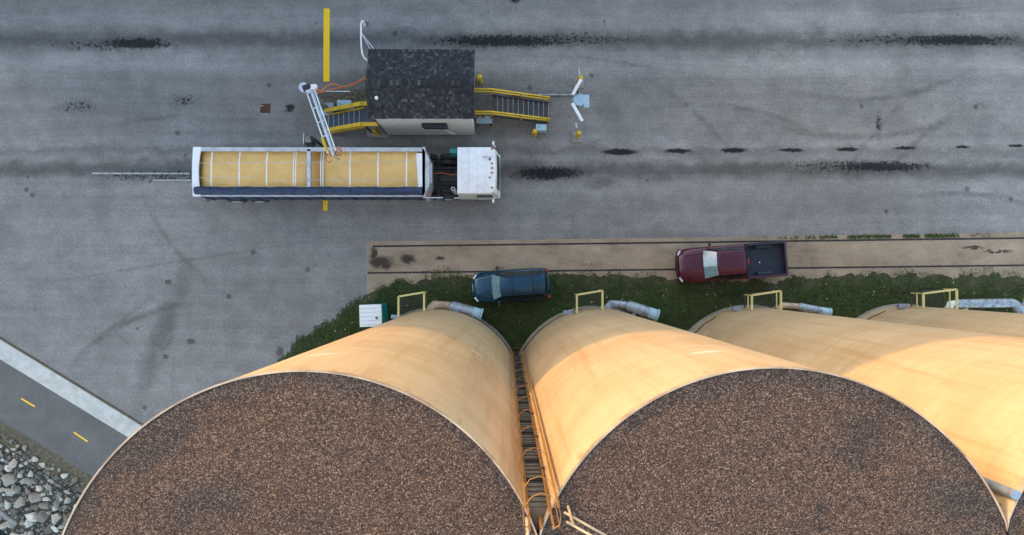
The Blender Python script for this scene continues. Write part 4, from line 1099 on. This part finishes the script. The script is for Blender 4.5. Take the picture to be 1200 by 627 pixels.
hs = thing('orange_hose', 'orange hose looping from the hut to the probe head', 'hose', W(400, 100, 3.9))
for pts in (((436, 85, 3.6), (426, 92, 3.5), (417, 97, 3.5), (407, 101, 3.6), (399, 101.5, 3.7), (394, 99, 3.9), (387, 98.5, 4.1), (381, 102, 4.2), (376, 107, 4.3), (371, 104, 4.5), (365, 102.5, 4.5), (360, 105, 4.4)),
            ((436, 87, 3.5), (424, 94, 3.4), (412, 100, 3.4), (397, 103, 3.6), (386, 105, 3.9), (378, 107.5, 4.2), (371, 109, 4.4))):
    m_ = MB(); P = [W(*p) for p in pts]
    m_.tube(P, .035, 7); m_.build('hose', M['orange'], hs, smooth=True)
q0 = W(376, 107, 4.0); q1 = W(410, 107, 4.0); m_ = MB(); m_.tube([q0, q1], .03, 7); m_.build('support_rod', M['alu'], pr)

# ------------------------------------------------------------------ SEMI TRUCK
def wheel(root, x, y, r_, w_, sy, dual=False, local=True):
    """tyre with rim and hub; axle along Y, sy = outward side"""
    m_ = MB(); yo = y + sy * w_ / 2; yi = y - sy * w_ / 2
    m_.tube([(x, yi, r_), (x, yi + sy * w_ * .12, r_), (x, yo - sy * w_ * .12, r_), (x, yo, r_)], [r_ * .9, r_, r_, r_ * .9], 24)
    t = m_.build('wheel', M['black'], root, smooth=True, auto=35, local=local)
    m_ = MB(); m_.tube([(x, yo - sy * .02, r_), (x, yo + sy * .012, r_)], [r_ * .58, r_ * .55], 18); rm_ = m_.build('rim', M['alu'], t, smooth=True, auto=35, local=local)
    return t
ZT = 3.1
a = W(227, 172.3, ZT); b = W(503, 230.5, ZT)
TX0, TX1, TYN, TYS = a.x, b.x, a.y, b.y
tr = thing('grain_trailer', 'open white hopper trailer full of golden grain with rolled navy tarp', 'trailer', ((TX0 + TX1) / 2, (TYN + TYS) / 2, 0))
ZB = 1.15
xF = W(489, 200, ZT).x          # inside of the front bulkhead
xR = W(235.5, 200, ZT).x
m_ = MB()
def wallbox(m_, a, b): m_.box2(a, b)
m_ = MB(); m_.box2((TX0 + .1, TYN - .09, ZB), (TX1 - .35, TYN - .05, ZT - .1)); m_.build('side_wall', M['alu_white'], tr)
m_ = MB(); m_.box2((TX0 + .1, TYS + .05, ZB), (TX1 - .35, TYS + .09, ZT - .1)); m_.build('side_wall', M['navy'], tr)
m_ = MB(); m_.box2((TX0, TYN - .21, ZT - .1), (TX1 - .3, TYN, ZT)); m_.build('top_rail', M['alu_white'], tr, bevel=.015)
m_ = MB(); m_.box2((TX0, TYS, ZT - .14), (TX1 - .3, TYS + .10, ZT - .04)); m_.build('top_rail', M['alu_white'], tr, bevel=.015)
# vertical side posts
n_ = 14
for i in range(n_):
    x = TX0 + .3 + (TX1 - TX0 - 1.0) * i / (n_ - 1)
    for yy in (TYS + .025, TYN - .025):
        m_ = MB(); m_.box2((x - .04, yy - .024, ZB + .05), (x + .04, yy + .024, ZT - .17)); m_.build('side_post', M['navy'] if yy < (TYN + TYS) / 2 else M['alu_white'], tr)
# rear end: white cap, slightly bowed
m_ = MB(); pr_ = []
for i in range(9):
    f = i / 8; pr_.append((TX0 - .02 - .05 * math.sin(math.pi * f), TYN - .0 + (TYS - TYN) * f))
pin = [(xR + .02 - .14 * math.sin(math.pi * i / 8), TYN + (TYS - TYN) * (i / 8)) for i in range(9)]
m_.prism(pr_ + pin[::-1], ZT - .04, ZT + .03); m_.build('rear_cap', M['white'], tr)
m_ = MB(); m_.box2((TX0 + .02, TYS + .1, ZB), (TX0 + .08, TYN - .1, ZT - .04)); m_.build('tailgate', M['alu_white'], tr)
# front bulkhead: sloping white sheet and chamfered nose
m_ = MB()
v = [(xF - .06, TYS + .40, ZT - .45), (xF - .22, TYN - .30, ZT - .45), (xF + .06, TYS + .33, ZT - .01), (xF - .04, TYN - .30, ZT - .01), (xF + .38, TYS + .33, ZT + .0), (xF + .38, TYN - .30, ZT + .0)]
m_.add(v, [(0, 1, 3, 2), (2, 3, 5, 4)]); m_.build('bulkhead_sheet', M['white'], tr)
m_ = MB(); x0, x1 = xF + .38, TX1
m_.prism([(x0, TYS), (x1 - .30, TYS), (x1 - .1, TYS + .35), (x1, TYS + .6), (x1, TYN - .6), (x1 - .1, TYN - .35), (x1 - .32, TYN), (x0, TYN)], ZB - .1, ZT + .01); m_.build('nose', M['alu_white'], tr, bevel=.03)
m_ = MB(); m_.box2((x1 - .02, TYS + .75, ZT - .5), (x1 + .1, TYN - .75, ZT - .35)); m_.build('nose_ledge', M['alu'], tr)
m_ = MB(); m_.box2((x0 - .1, TYS - .05, ZT - .3), (x0 + .9, TYS + .0, ZT - .2)); m_.build('crank_arm', M['alu'], tr)
m_ = MB(); m_.box((x0 + .2, TYS + .1, ZT + .04), (.2, .12, .08)); m_.build('tarp_hub', mat('rust_brown', (.25, .10, .04), .7), tr)
# bows, divider and ridge ropes
for px in (248.5, 281, 313.2, 344.5, 347, 376.5, 379, 410.5, 443.3, 476.6):
    x = W(px, 200, ZT).x; m_ = MB()
    m_.tube([(x, TYN - .25, ZT - .03), (x, (TYN + TYS) / 2 + .5, ZT + .09), (x, (TYN + TYS) / 2 - .5, ZT + .09), (x, TYS + .1, ZT - .06)], .026 if px in (344.5, 347, 376.5, 379) else .038, 7)
    m_.build('roof_bow', M['white'], tr, smooth=True)
x = W(361.7, 200, ZT).x; m_ = MB(); m_.box2((x - .05, TYS + .1, ZB + .9), (x + .05, TYN - .29, ZT - .06)); m_.build('divider', M['alu_white'], tr)
m_ = MB(); m_.box2((x - .09, TYS + .1, ZT - .06), (x + .09, TYN - .1, ZT - .0)); m_.build('divider_cap', M['alu'], tr)
r4 = random.Random(4)
for py, x0_, x1_ in ((191, 233, 395), (190, 395, 488), (208, 233, 300), (211, 325, 488)):
    a = W(x0_, py, ZT + .1); b = W(x1_, py + r4.uniform(-2, 2), ZT + .1); m_ = MB()
    P = [a.lerp(b, i / 8) + Vector((0, 0, -.03 * (i % 2))) for i in range(9)]; m_.tube(P, .012, 5); m_.build('rope', M['alu'], tr)
# rolled tarp on the near rail
m_ = MB(); P = []; RR = []
for i in range(40):
    f = i / 39; x = W(229.5, 200, ZT).x * (1 - f) + W(495, 200, ZT).x * f
    P.append((x, TYS + .29 + .012 * math.sin(i * .9), ZT + .06 + .012 * math.sin(i * 1.7))); RR.append(.20 + .012 * math.sin(i * 2.3))
m_.tube(P, RR, 12); tp = m_.build('rolled_tarp', M['navy'], tr, smooth=True, auto=60)
for px in (248.5, 281, 313.2, 346, 377.5, 410.5, 443.3, 476.6):
    x = W(px, 200, ZT).x; m_ = MB(); m_.tube([(x, TYS + .29 + .215 * math.cos(t), ZT + .06 + .215 * math.sin(t)) for t in [R(q) for q in range(20, 171, 25)]], .018, 5); m_.build('strap', mat('blue_strap', (.02, .05, .12), .6) if px == 248.5 else bpy.data.materials['blue_strap'], tp)
# hopper floor, frame, landing gear, tandem wheels, rear under-run bar
m_ = MB(); m_.box2((TX0 + .1, TYS + .1, ZB - .02), (xF + .36, TYN - .1, ZB + .02)); m_.build('floor', M['dark_steel'], tr)
for yy in (-.45, .45):
    m_ = MB(); m_.box2((TX0 + .2, (TYN + TYS) / 2 + yy - .05, ZB - .28), (TX1 - .4, (TYN + TYS) / 2 + yy + .05, ZB - .02)); m_.build('chassis_beam', M['blackp'], tr)
for xx in (TX0 + 1.2, TX0 + 2.45):
    m_ = MB(); m_.cyl((xx, TYS + .3, .5), (xx, TYN - .3, .5), .07, n=10); m_.build('axle', M['blackp'], tr)
    for sy, ye in ((-1, TYS + .14), (1, TYN - .14)): 
        wheel(tr, xx, ye, .5, .27, sy, local=False); wheel(tr, xx, ye - sy * .32, .5, .27, sy, local=False)
for yy in (TYS + .5, TYN - .5):
    m_ = MB(); m_.box2((TX1 - 3.0, yy - .06, .05), (TX1 - 2.88, yy + .06, ZB)); m_.build('landing_leg', M['blackp'], tr)
a = W(219.5, 217, .8)
m_ = MB(); m_.tube([(TX0 + .05, TYS + .45, ZB - .1), (a.x, a.y, .7), (TX0 + .02, TYS + 1.3, ZB - .1)], .02, 6); m_.build('rear_ladder', M['alu'], tr)
m_ = MB(); m_.box2((TX0 - .02, TYS + .3, .5), (TX0 + .06, TYN - .3, .62)); m_.build('bumper', M['alu'], tr)
for yy in (TYS + .2, TYN - .2):
    m_ = MB(); m_.box2((TX0 - .03, yy - .1, ZB - .02), (TX0 + .02, yy + .1, ZB + .1)); m_.build('tail_light', M['red'], tr)

# grain load: heaped surface inside the trailer
gm = MB(); nx_, ny_ = 150, 30
gx0, gx1, gy0, gy1 = TX0 + .09, xF + .33, TYS + .095, TYN - .095
xd = W(362, 200, ZT).x
for i in range(nx_ + 1):
    for j in range(ny_ + 1):
        x = gx0 + (gx1 - gx0) * i / nx_; y = gy0 + (gy1 - gy0) * j / ny_
        h = ZT - .33 + .10 * math.sin((y - gy0) / (gy1 - gy0) * math.pi) + .11 * mnoise.fractal(Vector((x * .55, y * .7, 4)), 1, 2, 4)
        dd = (x - xd - .38)
        h -= .55 * math.exp(-(dd / .30) ** 2)          # trough beside the divider
        pk = min(abs(x - W(p_, 200, 2.8).x) for p_ in (292, 330, 425, 465)); h += .07 * math.exp(-(pk / .8) ** 2)
        e1 = (x - gx0); h -= .35 * math.exp(-(e1 / .18) ** 2)
        gm.v.append((x, y, h))
for i in range(nx_):
    for j in range(ny_):
        q = i * (ny_ + 1) + j; gm.f.append((q, q + ny_ + 1, q + ny_ + 2, q + 1))
tag(gm.build('grain_load', M['grain'], smooth=True), 'golden grain heaped in the open trailer', kind='stuff')

# ---- tractor
ZC = 3.0
c0 = W(535.5, 171, ZC); c1 = W(586, 228, ZC)
CX0, CX1, CYN, CYS = c0.x, W(581, 200, ZC).x, c0.y, c1.y
tk = thing('truck_tractor', 'flat nosed white truck cab pulling the grain trailer', 'truck', ((CX0 + CX1) / 2, (CYN + CYS) / 2, 0))
cy_ = (CYN + CYS) / 2; hw_ = (CYN - CYS) / 2
def cab_ring(z, grow, xf):
    h = hw_ + grow; x1 = xf; r_ = .22
    pts = [(CX0 - grow * .3, cy_ - h), (x1 - r_, cy_ - h), (x1 - .06, cy_ - h + .09), (x1, cy_ - h + .30), (x1 + .03, cy_), (x1, cy_ + h - .30), (x1 - .06, cy_ + h - .09), (x1 - r_, cy_ + h), (CX0 - grow * .3, cy_ + h)]
    return [(x, y, z) for x, y in pts]
m_ = MB(); m_.loft([cab_ring(.75, .0, CX1 + .16), cab_ring(1.65, .0, CX1 + .16), cab_ring(2.72, -.03, CX1 + .03), cab_ring(ZC - .03, -.06, CX1 - .04), cab_ring(ZC + .02, -.16, CX1 - .16)])
cab = m_.build('cab', M['white'], tk, smooth=True, auto=32, bevel=.02)
for px in (541, 546, 558.5, 568):
    x = W(px, 200, ZC).x; m_ = MB(); m_.box2((x - .018, CYS + .17, ZC + .012), (x + .018, CYN - .17, ZC + .05)); m_.build('roof_rib', M['white'], cab)
x = W(549.5, 200, ZC).x; m_ = MB(); m_.box2((x - .014, CYS + .16, ZC + .005), (x + .014, CYN - .16, ZC + .024)); m_.build('roof_seam', M['alu'], cab)
# windscreen, side windows
def xs(z): return CX1 + .16 - (z - 1.65) / (2.72 - 1.65) * .13
m_ = MB()
P = []
for z in (1.72, 2.66):
    for f in (-1, -.75, 0, .75, 1):
        y = cy_ + f * (hw_ - .12 - .03 * (z > 2)); bow = .035 * (1 - f * f) - (.16 if abs(f) == 1 else .0)
        P.append((xs(z) + .022 + bow * .8, y, z))
m_.add(P, [(i, i + 1, i + 6, i + 5) for i in range(4)]); m_.build('windscreen', M['glass'], tk, smooth=True)
for sy, ye in ((-1, CYS), (1, CYN)):
    m_ = MB(); m_.box2((CX1 - 1.0, ye - .012 if sy < 0 else ye - .02, 1.75), (CX1 - .18, ye + .02 if sy < 0 else ye + .012, 2.6)); m_.build('side_window', M['glass'], tk)
    m_ = MB(); m_.box2((CX1 - 1.1, ye - .008, .9), (CX1 - .1, ye + .008, 1.7)); m_.build('door', M['white'], tk)
    q = CX1 - .02; m_ = MB(); m_.bar((q, ye + sy * .02, 2.5), (q - .1, ye + sy * .22, 2.45), .04, .04); mr = m_.build('mirror', M['alu'], tk)
    m_ = MB(); m_.box((q - .12, ye + sy * .26, 2.2), (.10, .2, .6)); m_.build('mirror_head', M['white'], mr, bevel=.03)
    m_ = MB(); m_.box((CX1 + .12, cy_ + sy * (hw_ - .35), .95), (.12, .36, .22)); m_.build('headlight', M['lamp'], tk)
for py in (174.5, 191.5, 197, 202.5, 220):
    q = W(576.5, py, ZC); m_ = MB(); m_.tube([(q.x - .06, q.y, ZC + .03), (q.x, q.y, ZC + .07), (q.x + .06, q.y, ZC + .03)], [.02, .045, .03], 8); m_.build('marker_light', M['amber'], cab, smooth=True)
q = W(565, 184, ZC); q2 = W(575.5, 184, ZC); m_ = MB(); m_.tube([(q.x, q.y, ZC + .09), (q.x + .1, q.y, ZC + .09), (q2.x - .12, q.y, ZC + .09), (q2.x, q.y, ZC + .09)], [.05, .02, .03, .08], 10); m_.build('air_horn', M['chrome'], cab, smooth=True)
q = W(574, 187, ZC); m_ = MB(); m_.box((q.x, q.y, ZC + .05), (.08, .08, .08)); m_.build('aerial_base', M['blackp'], cab)
q = W(574, 208, ZC); m_ = MB(); m_.box((q.x, q.y, ZC + .05), (.07, .07, .08)); m_.build('aerial_base', M['blackp'], cab)
m_ = MB(); m_.box2((CX1 + .1, CYS + .05, .45), (CX1 + .22, CYN - .05, .8)); m_.build('bumper', M['chrome'], tk, bevel=.04)
m_ = MB(); m_.box2((CX1 + .13, CYS + .4, .85), (CX1 + .2, CYN - .4, 1.55)); m_.build('grille', M['chrome'], tk)
# chassis behind the cab
XB = TX1 - 2.4
for yy in (cy_ - .43, cy_ + .43):
    m_ = MB(); m_.box2((XB, yy - .05, .75), (CX1 - .1, yy + .05, 1.0)); m_.build('chassis_rail', M['blackp'], tk)
for x in (TX1 + .25, TX1 + .8, TX1 + 1.2):
    m_ = MB(); m_.box2((x - .05, cy_ - .38, .78), (x + .05, cy_ + .38, .95)); m_.build('cross_member', M['blackp'], tk)
m_ = MB(); m_.tube([(TX1 + .1, cy_ + .1, 1.3), (TX1 + .5, cy_ + .16, 1.08), (TX1 + .9, cy_ + .05, 1.1), (CX0 + .05, cy_ + .02, 1.5)], .03, 6); m_.build('air_line', M['orange'], tk, smooth=True)
m_ = MB(); m_.box2((TX1 + .35, cy_ - .3, .95), (CX0 - .05, cy_ - .05, 1.15)); m_.build('catwalk', M['dark_steel'], tk)
xw_ = W(523, 200, .9).x
for sy, ye in ((-1, CYS), (1, CYN)):
    for xx in (xw_ + .15, xw_ - 1.05):
        wheel(tk, xx, ye - sy * .15, .52, .27, sy, local=False); wheel(tk, xx, ye - sy * .46, .52, .25, sy, local=False)
    wheel(tk, CX1 - .75, ye - sy * .18, .52, .30, sy, local=False)
    m_ = MB(); m_.tube([(xw_ + .15 + .58 * math.cos(R(t)), ye - sy * .3, .52 + .58 * math.sin(R(t))) for t in range(40, 150, 20)], .03, 6); m_.build('mudguard', M['blackp'], tk)
m_ = MB(); m_.cyl((CX0 - .95, CYS + .32, .55), (CX0 - .25, CYS + .32, .55), .28, n=16); m_.build('fuel_tank', M['alu'], tk, smooth=True, auto=40)
m_ = MB(); m_.cyl((CX0 - .22, CYS + .33, .9), (CX0 - .22, CYS + .33, 2.75), .10, n=14); ex = m_.build('exhaust_stack', M['alu'], tk, smooth=True, auto=40)
m_ = MB(); m_.cyl((CX0 - .22, CYS + .33, 2.751), (CX0 - .22, CYS + .33, 2.76), .065, n=12); m_.build('stack_mouth', M['black'], ex)
m_ = MB(); m_.box2((CX0 - .3, CYS + .02, .8), (CX1 - .3, CYS + .1, .95)); m_.build('side_step', M['alu'], tk)
m_ = MB(); m_.box2((CX0 - .4, CYN - .3, 1.6), (CX0 - .02, CYN - .05, 2.6)); m_.build('air_deflector', M['teal'], tk, bevel=.03)

# ------------------------------------------------------------------ CARS
def shell(rows, n_side):
    return rows
def car_rings(stations):
    """stations: (x, half width, z sill, z belt, z deck, crown). ring = closed cross-section"""
    rings = []
    for x, w_, zs_, zb, zd, cr in stations:
        rings.append([(x, -w_ * .86, zs_), (x, -w_ * .97, zs_ + .12), (x, -w_, (zs_ + zb) / 2), (x, -w_ * .985, zb - .05), (x, -w_ * .93, zb + .0), (x, -w_ * .80, zd), (x, -w_ * .4, zd + cr * .8), (x, 0, zd + cr),
                      (x, w_ * .4, zd + cr * .8), (x, w_ * .80, zd), (x, w_ * .93, zb + .0), (x, w_ * .985, zb - .05), (x, w_, (zs_ + zb) / 2), (x, w_ * .97, zs_ + .12), (x, w_ * .86, zs_)])
    return rings
def cabin(root, paint, xfb, xft, xrt, xrb, wb, wt, zb, zt, side_splits, rear_glass=True):
    def V(f, s, top):            # corners
        return None
    # roof with crown
    nU, nV = 7, 7; m_ = MB()
    for i in range(nU):
        for j in range(nV):
            f = i / (nU - 1); g_ = j / (nV - 1) * 2 - 1
            x = xft + (xrt - xft) * f; bulge = .07 * (1 - g_ ** 2)
            x += (-bulge if False else 0)
            z = zt + .055 * (1 - g_ ** 4) + .035 * math.sin(math.pi * f) - .0
            xx = x + (.10 * (1 - g_ * g_) if f == 0 else 0) - (.05 * (1 - g_ * g_) if f == 1 else 0)
            m_.v.append((xx, g_ * wt, z))
    for i in range(nU - 1):
        for j in range(nV - 1):
            q = i * nV + j; m_.f.append((q, q + 1, q + nV + 1, q + nV))
    # rim of the roof down to a slab
    rf = m_.build('roof', paint, root, smooth=True, local=True)
    so_ = rf.modifiers.new('solid', 'SOLIDIFY'); so_.thickness = .05; so_.offset = -1
    bb_ = rf.modifiers.new('bevel', 'BEVEL'); bb_.width = .02; bb_.segments = 2
    # pillars frame: dark/colour greenhouse body inside
    m_ = MB(); e = .0
    base = [(xfb, -wb), (xfb, wb), (xrb, wb), (xrb, -wb)]; topq = [(xft + .02, -wt + .02), (xft + .02, wt - .02), (xrt - .02, wt - .02), (xrt - .02, -wt + .02)]
    m_.loft([[(x, y, zb) for x, y in base], [(x, y, zt + .0) for x, y in topq]]); m_.build('cabin_frame', paint, root, bevel=.04, local=True)
    def pane(name, q, mt, inset=.06, out=.010, nx=6, bow=0.0, par=root):
        a, b, c, d = [Vector(p) for p in q]         # a-b bottom, d-c top
        nrm = (b - a).cross(d - a).normalized(); cen = (a + b + c + d) / 4
        if nrm.dot(cen - Vector(((xfb + xrb) / 2, 0, zb))) < 0: nrm = -nrm
        m_ = MB()
        for j in range(2):
            for i in range(nx + 1):
                f = inset + (1 - 2 * inset) * i / nx; g_ = (.07, .94)[j]
                p = a.lerp(b, f).lerp(d.lerp(c, f), g_) + nrm * (out + bow * (1 - (2 * i / nx - 1) ** 2)); m_.v.append(p)
        for i in range(nx): m_.f.append((i, i + 1, nx + 2 + i, nx + 1 + i))
        return m_.build(name, mt, par, smooth=True, local=True)
    pane('windscreen', ((xfb, -wb, zb), (xfb, wb, zb), (xft, wt, zt), (xft, -wt, zt)), M['shield'], .04, .012, 8, .07)
    if rear_glass: pane('rear_window', ((xrb, wb, zb), (xrb, -wb, zb), (xrt, -wt, zt), (xrt, wt, zt)), M['glass'], .08, .012, 6, .02)
    for sy in (-1, 1):
        for f0, f1 in side_splits:
            A = Vector((xfb, sy * wb, zb)).lerp(Vector((xrb, sy * wb, zb)), f0); B = Vector((xfb, sy * wb, zb)).lerp(Vector((xrb, sy * wb, zb)), f1)
            C = Vector((xft, sy * wt, zt)).lerp(Vector((xrt, sy * wt, zt)), f1); D = Vector((xft, sy * wt, zt)).lerp(Vector((xrt, sy * wt, zt)), f0)
            pane('side_window', (A, B, C, D), M['glass'], .03, .008, 2)
def mirrors(root, x, w_, z, paint):
    for sy in (-1, 1):
        m_ = MB(); m_.bar((x, sy * (w_ - .06), z), (x - .03, sy * (w_ + .08), z + .03), .08, .05); mr = m_.build('mirror', paint, root, local=True)
        m_ = MB(); m_.box((x - .03, sy * (w_ + .15), z + .07), (.11, .22, .17)); m_.build('mirror_head', M['blackp'], mr, bevel=.04, local=True)

# ---- teal estate car
f0 = W(553, 338, .7); f1 = W(645.5, 331.5, .7); cen = (f0 + f1) / 2
ang = math.atan2(f0.y - f1.y, f0.x - f1.x)
L = (f1 - f0).length; hl = L / 2
sv_ = thing('estate_car', 'dark teal estate car with roof rack parked half on the grass', 'car', (cen.x, cen.y, 0), ang)
w_ = .86
st = [(hl - .06, .58, .40, .60, .64, .02), (hl - .14, .70, .30, .66, .74, .03), (hl - .35, .79, .25, .70, .84, .05), (hl - .8, w_, .24, .80, .93, .05), (hl - 1.25, w_, .24, .86, .97, .05), (hl - 1.45, w_, .24, .89, .98, .05),
      (0, w_, .24, .92, .98, .02), (-hl + .9, w_, .24, .94, .99, .02), (-hl + .35, w_ * .98, .26, .93, .99, .02), (-hl + .14, w_ * .93, .34, .90, .95, .02), (-hl + .08, w_ * .8, .42, .82, .86, .02)]
m_ = MB(); m_.loft(car_rings(st)); m_.build('body', M['suv'], sv_, smooth=True, auto=50, local=True)
cabin(sv_, M['suv'], hl - 1.12, hl - 1.62, -hl + .42, -hl + .16, .77, .55, .95, 1.50, ((.07, .34), (.37, .63), (.66, .93)))
for sy in (-1, 1):
    m_ = MB(); m_.tube([(hl - 1.75, sy * .50, 1.565), (hl - 1.95, sy * .50, 1.62), (-hl + .75, sy * .50, 1.62), (-hl + .55, sy * .50, 1.56)], .02, 7); m_.build('roof_rail', M['blackp'], sv_, smooth=True, local=True)
    m_ = MB(); m_.box((-hl + .17, sy * .72, .98), (.14, .17, .36)); m_.build('tail_light', M['red'], sv_, bevel=.03, local=True)
    m_ = MB(); m_.bar((hl - .12, sy * .50, .72), (hl - .30, sy * .74, .74), .10, .13); m_.build('headlight', M['lamp'], sv_, bevel=.03, local=True)
    m_ = MB(); m_.bar((hl - .35, sy * .42, .915), (hl - 1.2, sy * .52, 1.005), .03, .02); m_.build('bonnet_crease', M['suv'], sv_, bevel=.008, local=True)
    m_ = MB(); m_.box((-.1, sy * (w_ + .004), .52), (L * .55, .03, .07)); m_.build('rub_strip', M['blackp'], sv_, local=True)
for x in (hl - 2.22, -hl + 1.0):
    m_ = MB(); m_.tube([(x, -.5, 1.615), (x + .03, 0, 1.63), (x, .5, 1.615)], .026, 7); m_.build('rack_bar', M['blackp'], sv_, smooth=True, local=True)
for y in (-.12, .18):
    m_ = MB(); m_.box((-hl + .95, y, 1.59), (.75, .022, .02)); m_.build('rack_slat', M['blackp'], sv_, local=True)
def bumper(root, x, w_, z, mt, nose, name):
    m_ = MB(); P = [(x - nose * (.02 + .24 * (abs(f) ** 3)), f * w_, z) for f in (-1, -.8, -.5, 0, .5, .8, 1)]; m_.tube(P, .075, 10); m_.build(name, mt, root, smooth=True, local=True)
bumper(sv_, hl - .04, .80, .50, M['suv'], 1, 'front_bumper'); bumper(sv_, -hl + .07, .80, .52, M['blackp'], -1, 'rear_bumper')
m_ = MB(); m_.tube([(hl - .06 - .20 * abs(f) ** 3, f * .72, .61) for f in (-1, -.7, -.3, 0, .3, .7, 1)], .026, 8); m_.build('front_trim', M['chrome'], sv_, smooth=True, local=True)
m_ = MB(); m_.box((-hl + .02, .35, .78), (.12, .40, .34)); m_.build('number_plate_housing', M['blackp'], sv_, bevel=.02, local=True)
m_ = MB(); m_.tube([(hl - 1.16, -.5, .985), (hl - 1.25, -.1, 1.03)], .012, 5); m_.build('wiper', M['blackp'], sv_, local=True)
m_ = MB(); m_.tube([(hl - 1.16, .1, .985), (hl - 1.25, .5, 1.03)], .012, 5); m_.build('wiper', M['blackp'], sv_, local=True)
mirrors(sv_, hl - 1.42, w_, 1.0, M['suv'])
for x in (hl - .82, -hl + .82):
    for sy in (-1, 1): wheel(sv_, x, sy * (w_ - .12), .32, .2, sy)

# ---- maroon pickup
f0 = W(793, 312.5, .8); f1 = W(921, 302.5, .8); cen = (f0 + f1) / 2
ang = math.atan2(f0.y - f1.y, f0.x - f1.x); L = (f1 - f0).length; hl = L / 2
pk = thing('pickup_truck', 'dark maroon pickup with empty navy bed straddling the rail strip', 'pickup', (cen.x, cen.y, 0), ang)
w_ = .96
xc = hl - 3.70                # back of the cab
st = [(hl - .06, .70, .48, .70, .76, .02), (hl - .16, .82, .40, .80, .90, .03), (hl - .45, .92, .36, .88, 1.0, .05), (hl - 1.0, w_, .35, .96, 1.07, .05), (hl - 1.45, w_, .35, 1.0, 1.11, .05), (hl - 1.65, w_, .35, 1.02, 1.12, .04), (xc + .3, w_, .35, 1.05, 1.12, .02), (xc, w_, .35, 1.05, 1.12, .02)]
m_ = MB(); m_.loft(car_rings(st)); m_.build('body', M['maroon'], pk, smooth=True, auto=50, local=True)
cabin(pk, M['maroon'], hl - 1.38, hl - 2.02, xc + .28, xc + .06, .84, .66, 1.08, 1.74, ((.08, .52), (.56, .93)))
for i in range(6):
    m_ = MB(); m_.box(((hl - 2.1 + xc + .3) / 2 - .05, -.42 + i * .168, 1.815 - .012 * abs(i - 2.5)), (1.15, .016, .022)); m_.build('roof_ridge', M['maroon'], pk, bevel=.005, local=True)
m_ = MB(); m_.box((xc + .10, 0, 1.77), (.06, .34, .05)); m_.build('brake_light', M['red'], pk, bevel=.01, local=True)
# bed
xb0 = -hl + .10
for sy in (-1, 1):
    m_ = MB(); m_.box2((xb0, sy * (w_ - .10), .45), (xc - .03, sy * w_, 1.10)); bs = m_.build('bed_side', M['maroon'], pk, bevel=.035, local=True)
    m_ = MB(); m_.box2((xb0 + .02, sy * (w_ - .13), .75), (xc - .05, sy * (w_ - .102), 1.125)); m_.build('liner_side', M['bed'], pk, local=True)
    m_ = MB(); m_.box2((xb0 + .02, sy * (w_ - .112), 1.102), (xc - .05, sy * (w_ - .015), 1.128)); m_.build('rail_cap', M['bed'] if sy < 0 else M['maroon'], bs, local=True)
    m_ = MB(); m_.box2((hl - 4.75 - .45, sy * (w_ - .32), .75), (hl - 4.75 + .45, sy * (w_ - .131), 1.0)); m_.build('wheel_arch', M['bed'], pk, bevel=.05, local=True)
    m_ = MB(); m_.box((xb0 - .01, sy * (w_ - .08), .9), (.08, .13, .34)); m_.build('tail_light', M['red'], pk, bevel=.015, local=True)
    m_ = MB(); m_.bar((hl - .11, sy * .60, .80), (hl - .24, sy * .86, .82), .10, .16); m_.build('headlight', M['lamp'], pk, bevel=.03, local=True)
    m_ = MB(); m_.bar((hl - .40, sy * .55, 1.055), (hl - 1.5, sy * .62, 1.145), .035, .03); m_.build('bonnet_crease', M['maroon'], pk, bevel=.01, local=True)
m_ = MB(); m_.box2((xb0 + .02, -w_ + .1, .70), (xc - .04, w_ - .1, .75)); bf = m_.build('bed_floor', M['bed'], pk, local=True)
for i in range(11):
    m_ = MB(); m_.box(((xb0 + xc) / 2, -.62 + i * .124, .76), (xc - xb0 - .12, .05, .022)); m_.build('floor_rib', M['bed'], bf, local=True)
m_ = MB(); m_.box2((xb0 - .06, -w_ + .1, .55), (xb0 + .02, w_ - .1, 1.10)); tg = m_.build('tailgate', M['maroon'], pk, bevel=.025, local=True)
m_ = MB(); m_.box((xb0 + .03, 0, 1.115), (.10, 1.7, .03)); m_.build('tailgate_cap', M['bed'], tg, local=True)
m_ = MB(); m_.box2((xc - .06, -w_ + .1, .75), (xc - .03, w_ - .1, 1.13)); m_.build('bed_front', M['bed'], pk, local=True)
m_ = MB(); m_.cyl((xc - .85, .12, .755), (xc - .85, .12, .80), .045, n=10); m_.build('hitch_ball', M['chrome'], pk, local=True)
bumper(pk, hl - .02, .93, .58, M['blackp'], 1, 'front_bumper'); bumper(pk, -hl + .03, .92, .58, M['chrome'], -1, 'rear_bumper')
m_ = MB(); m_.tube([(hl - .10 - .16 * abs(f) ** 3, f * .80, .74) for f in (-1, -.7, -.3, 0, .3, .7, 1)], .035, 8); m_.build('front_trim', M['chrome'], pk, smooth=True, local=True)
mirrors(pk, hl - 1.75, w_, 1.12, M['maroon'])
for x in (hl - .98, hl - 4.75):
    for sy in (-1, 1): wheel(pk, x, sy * (w_ - .14), .38, .25, sy)
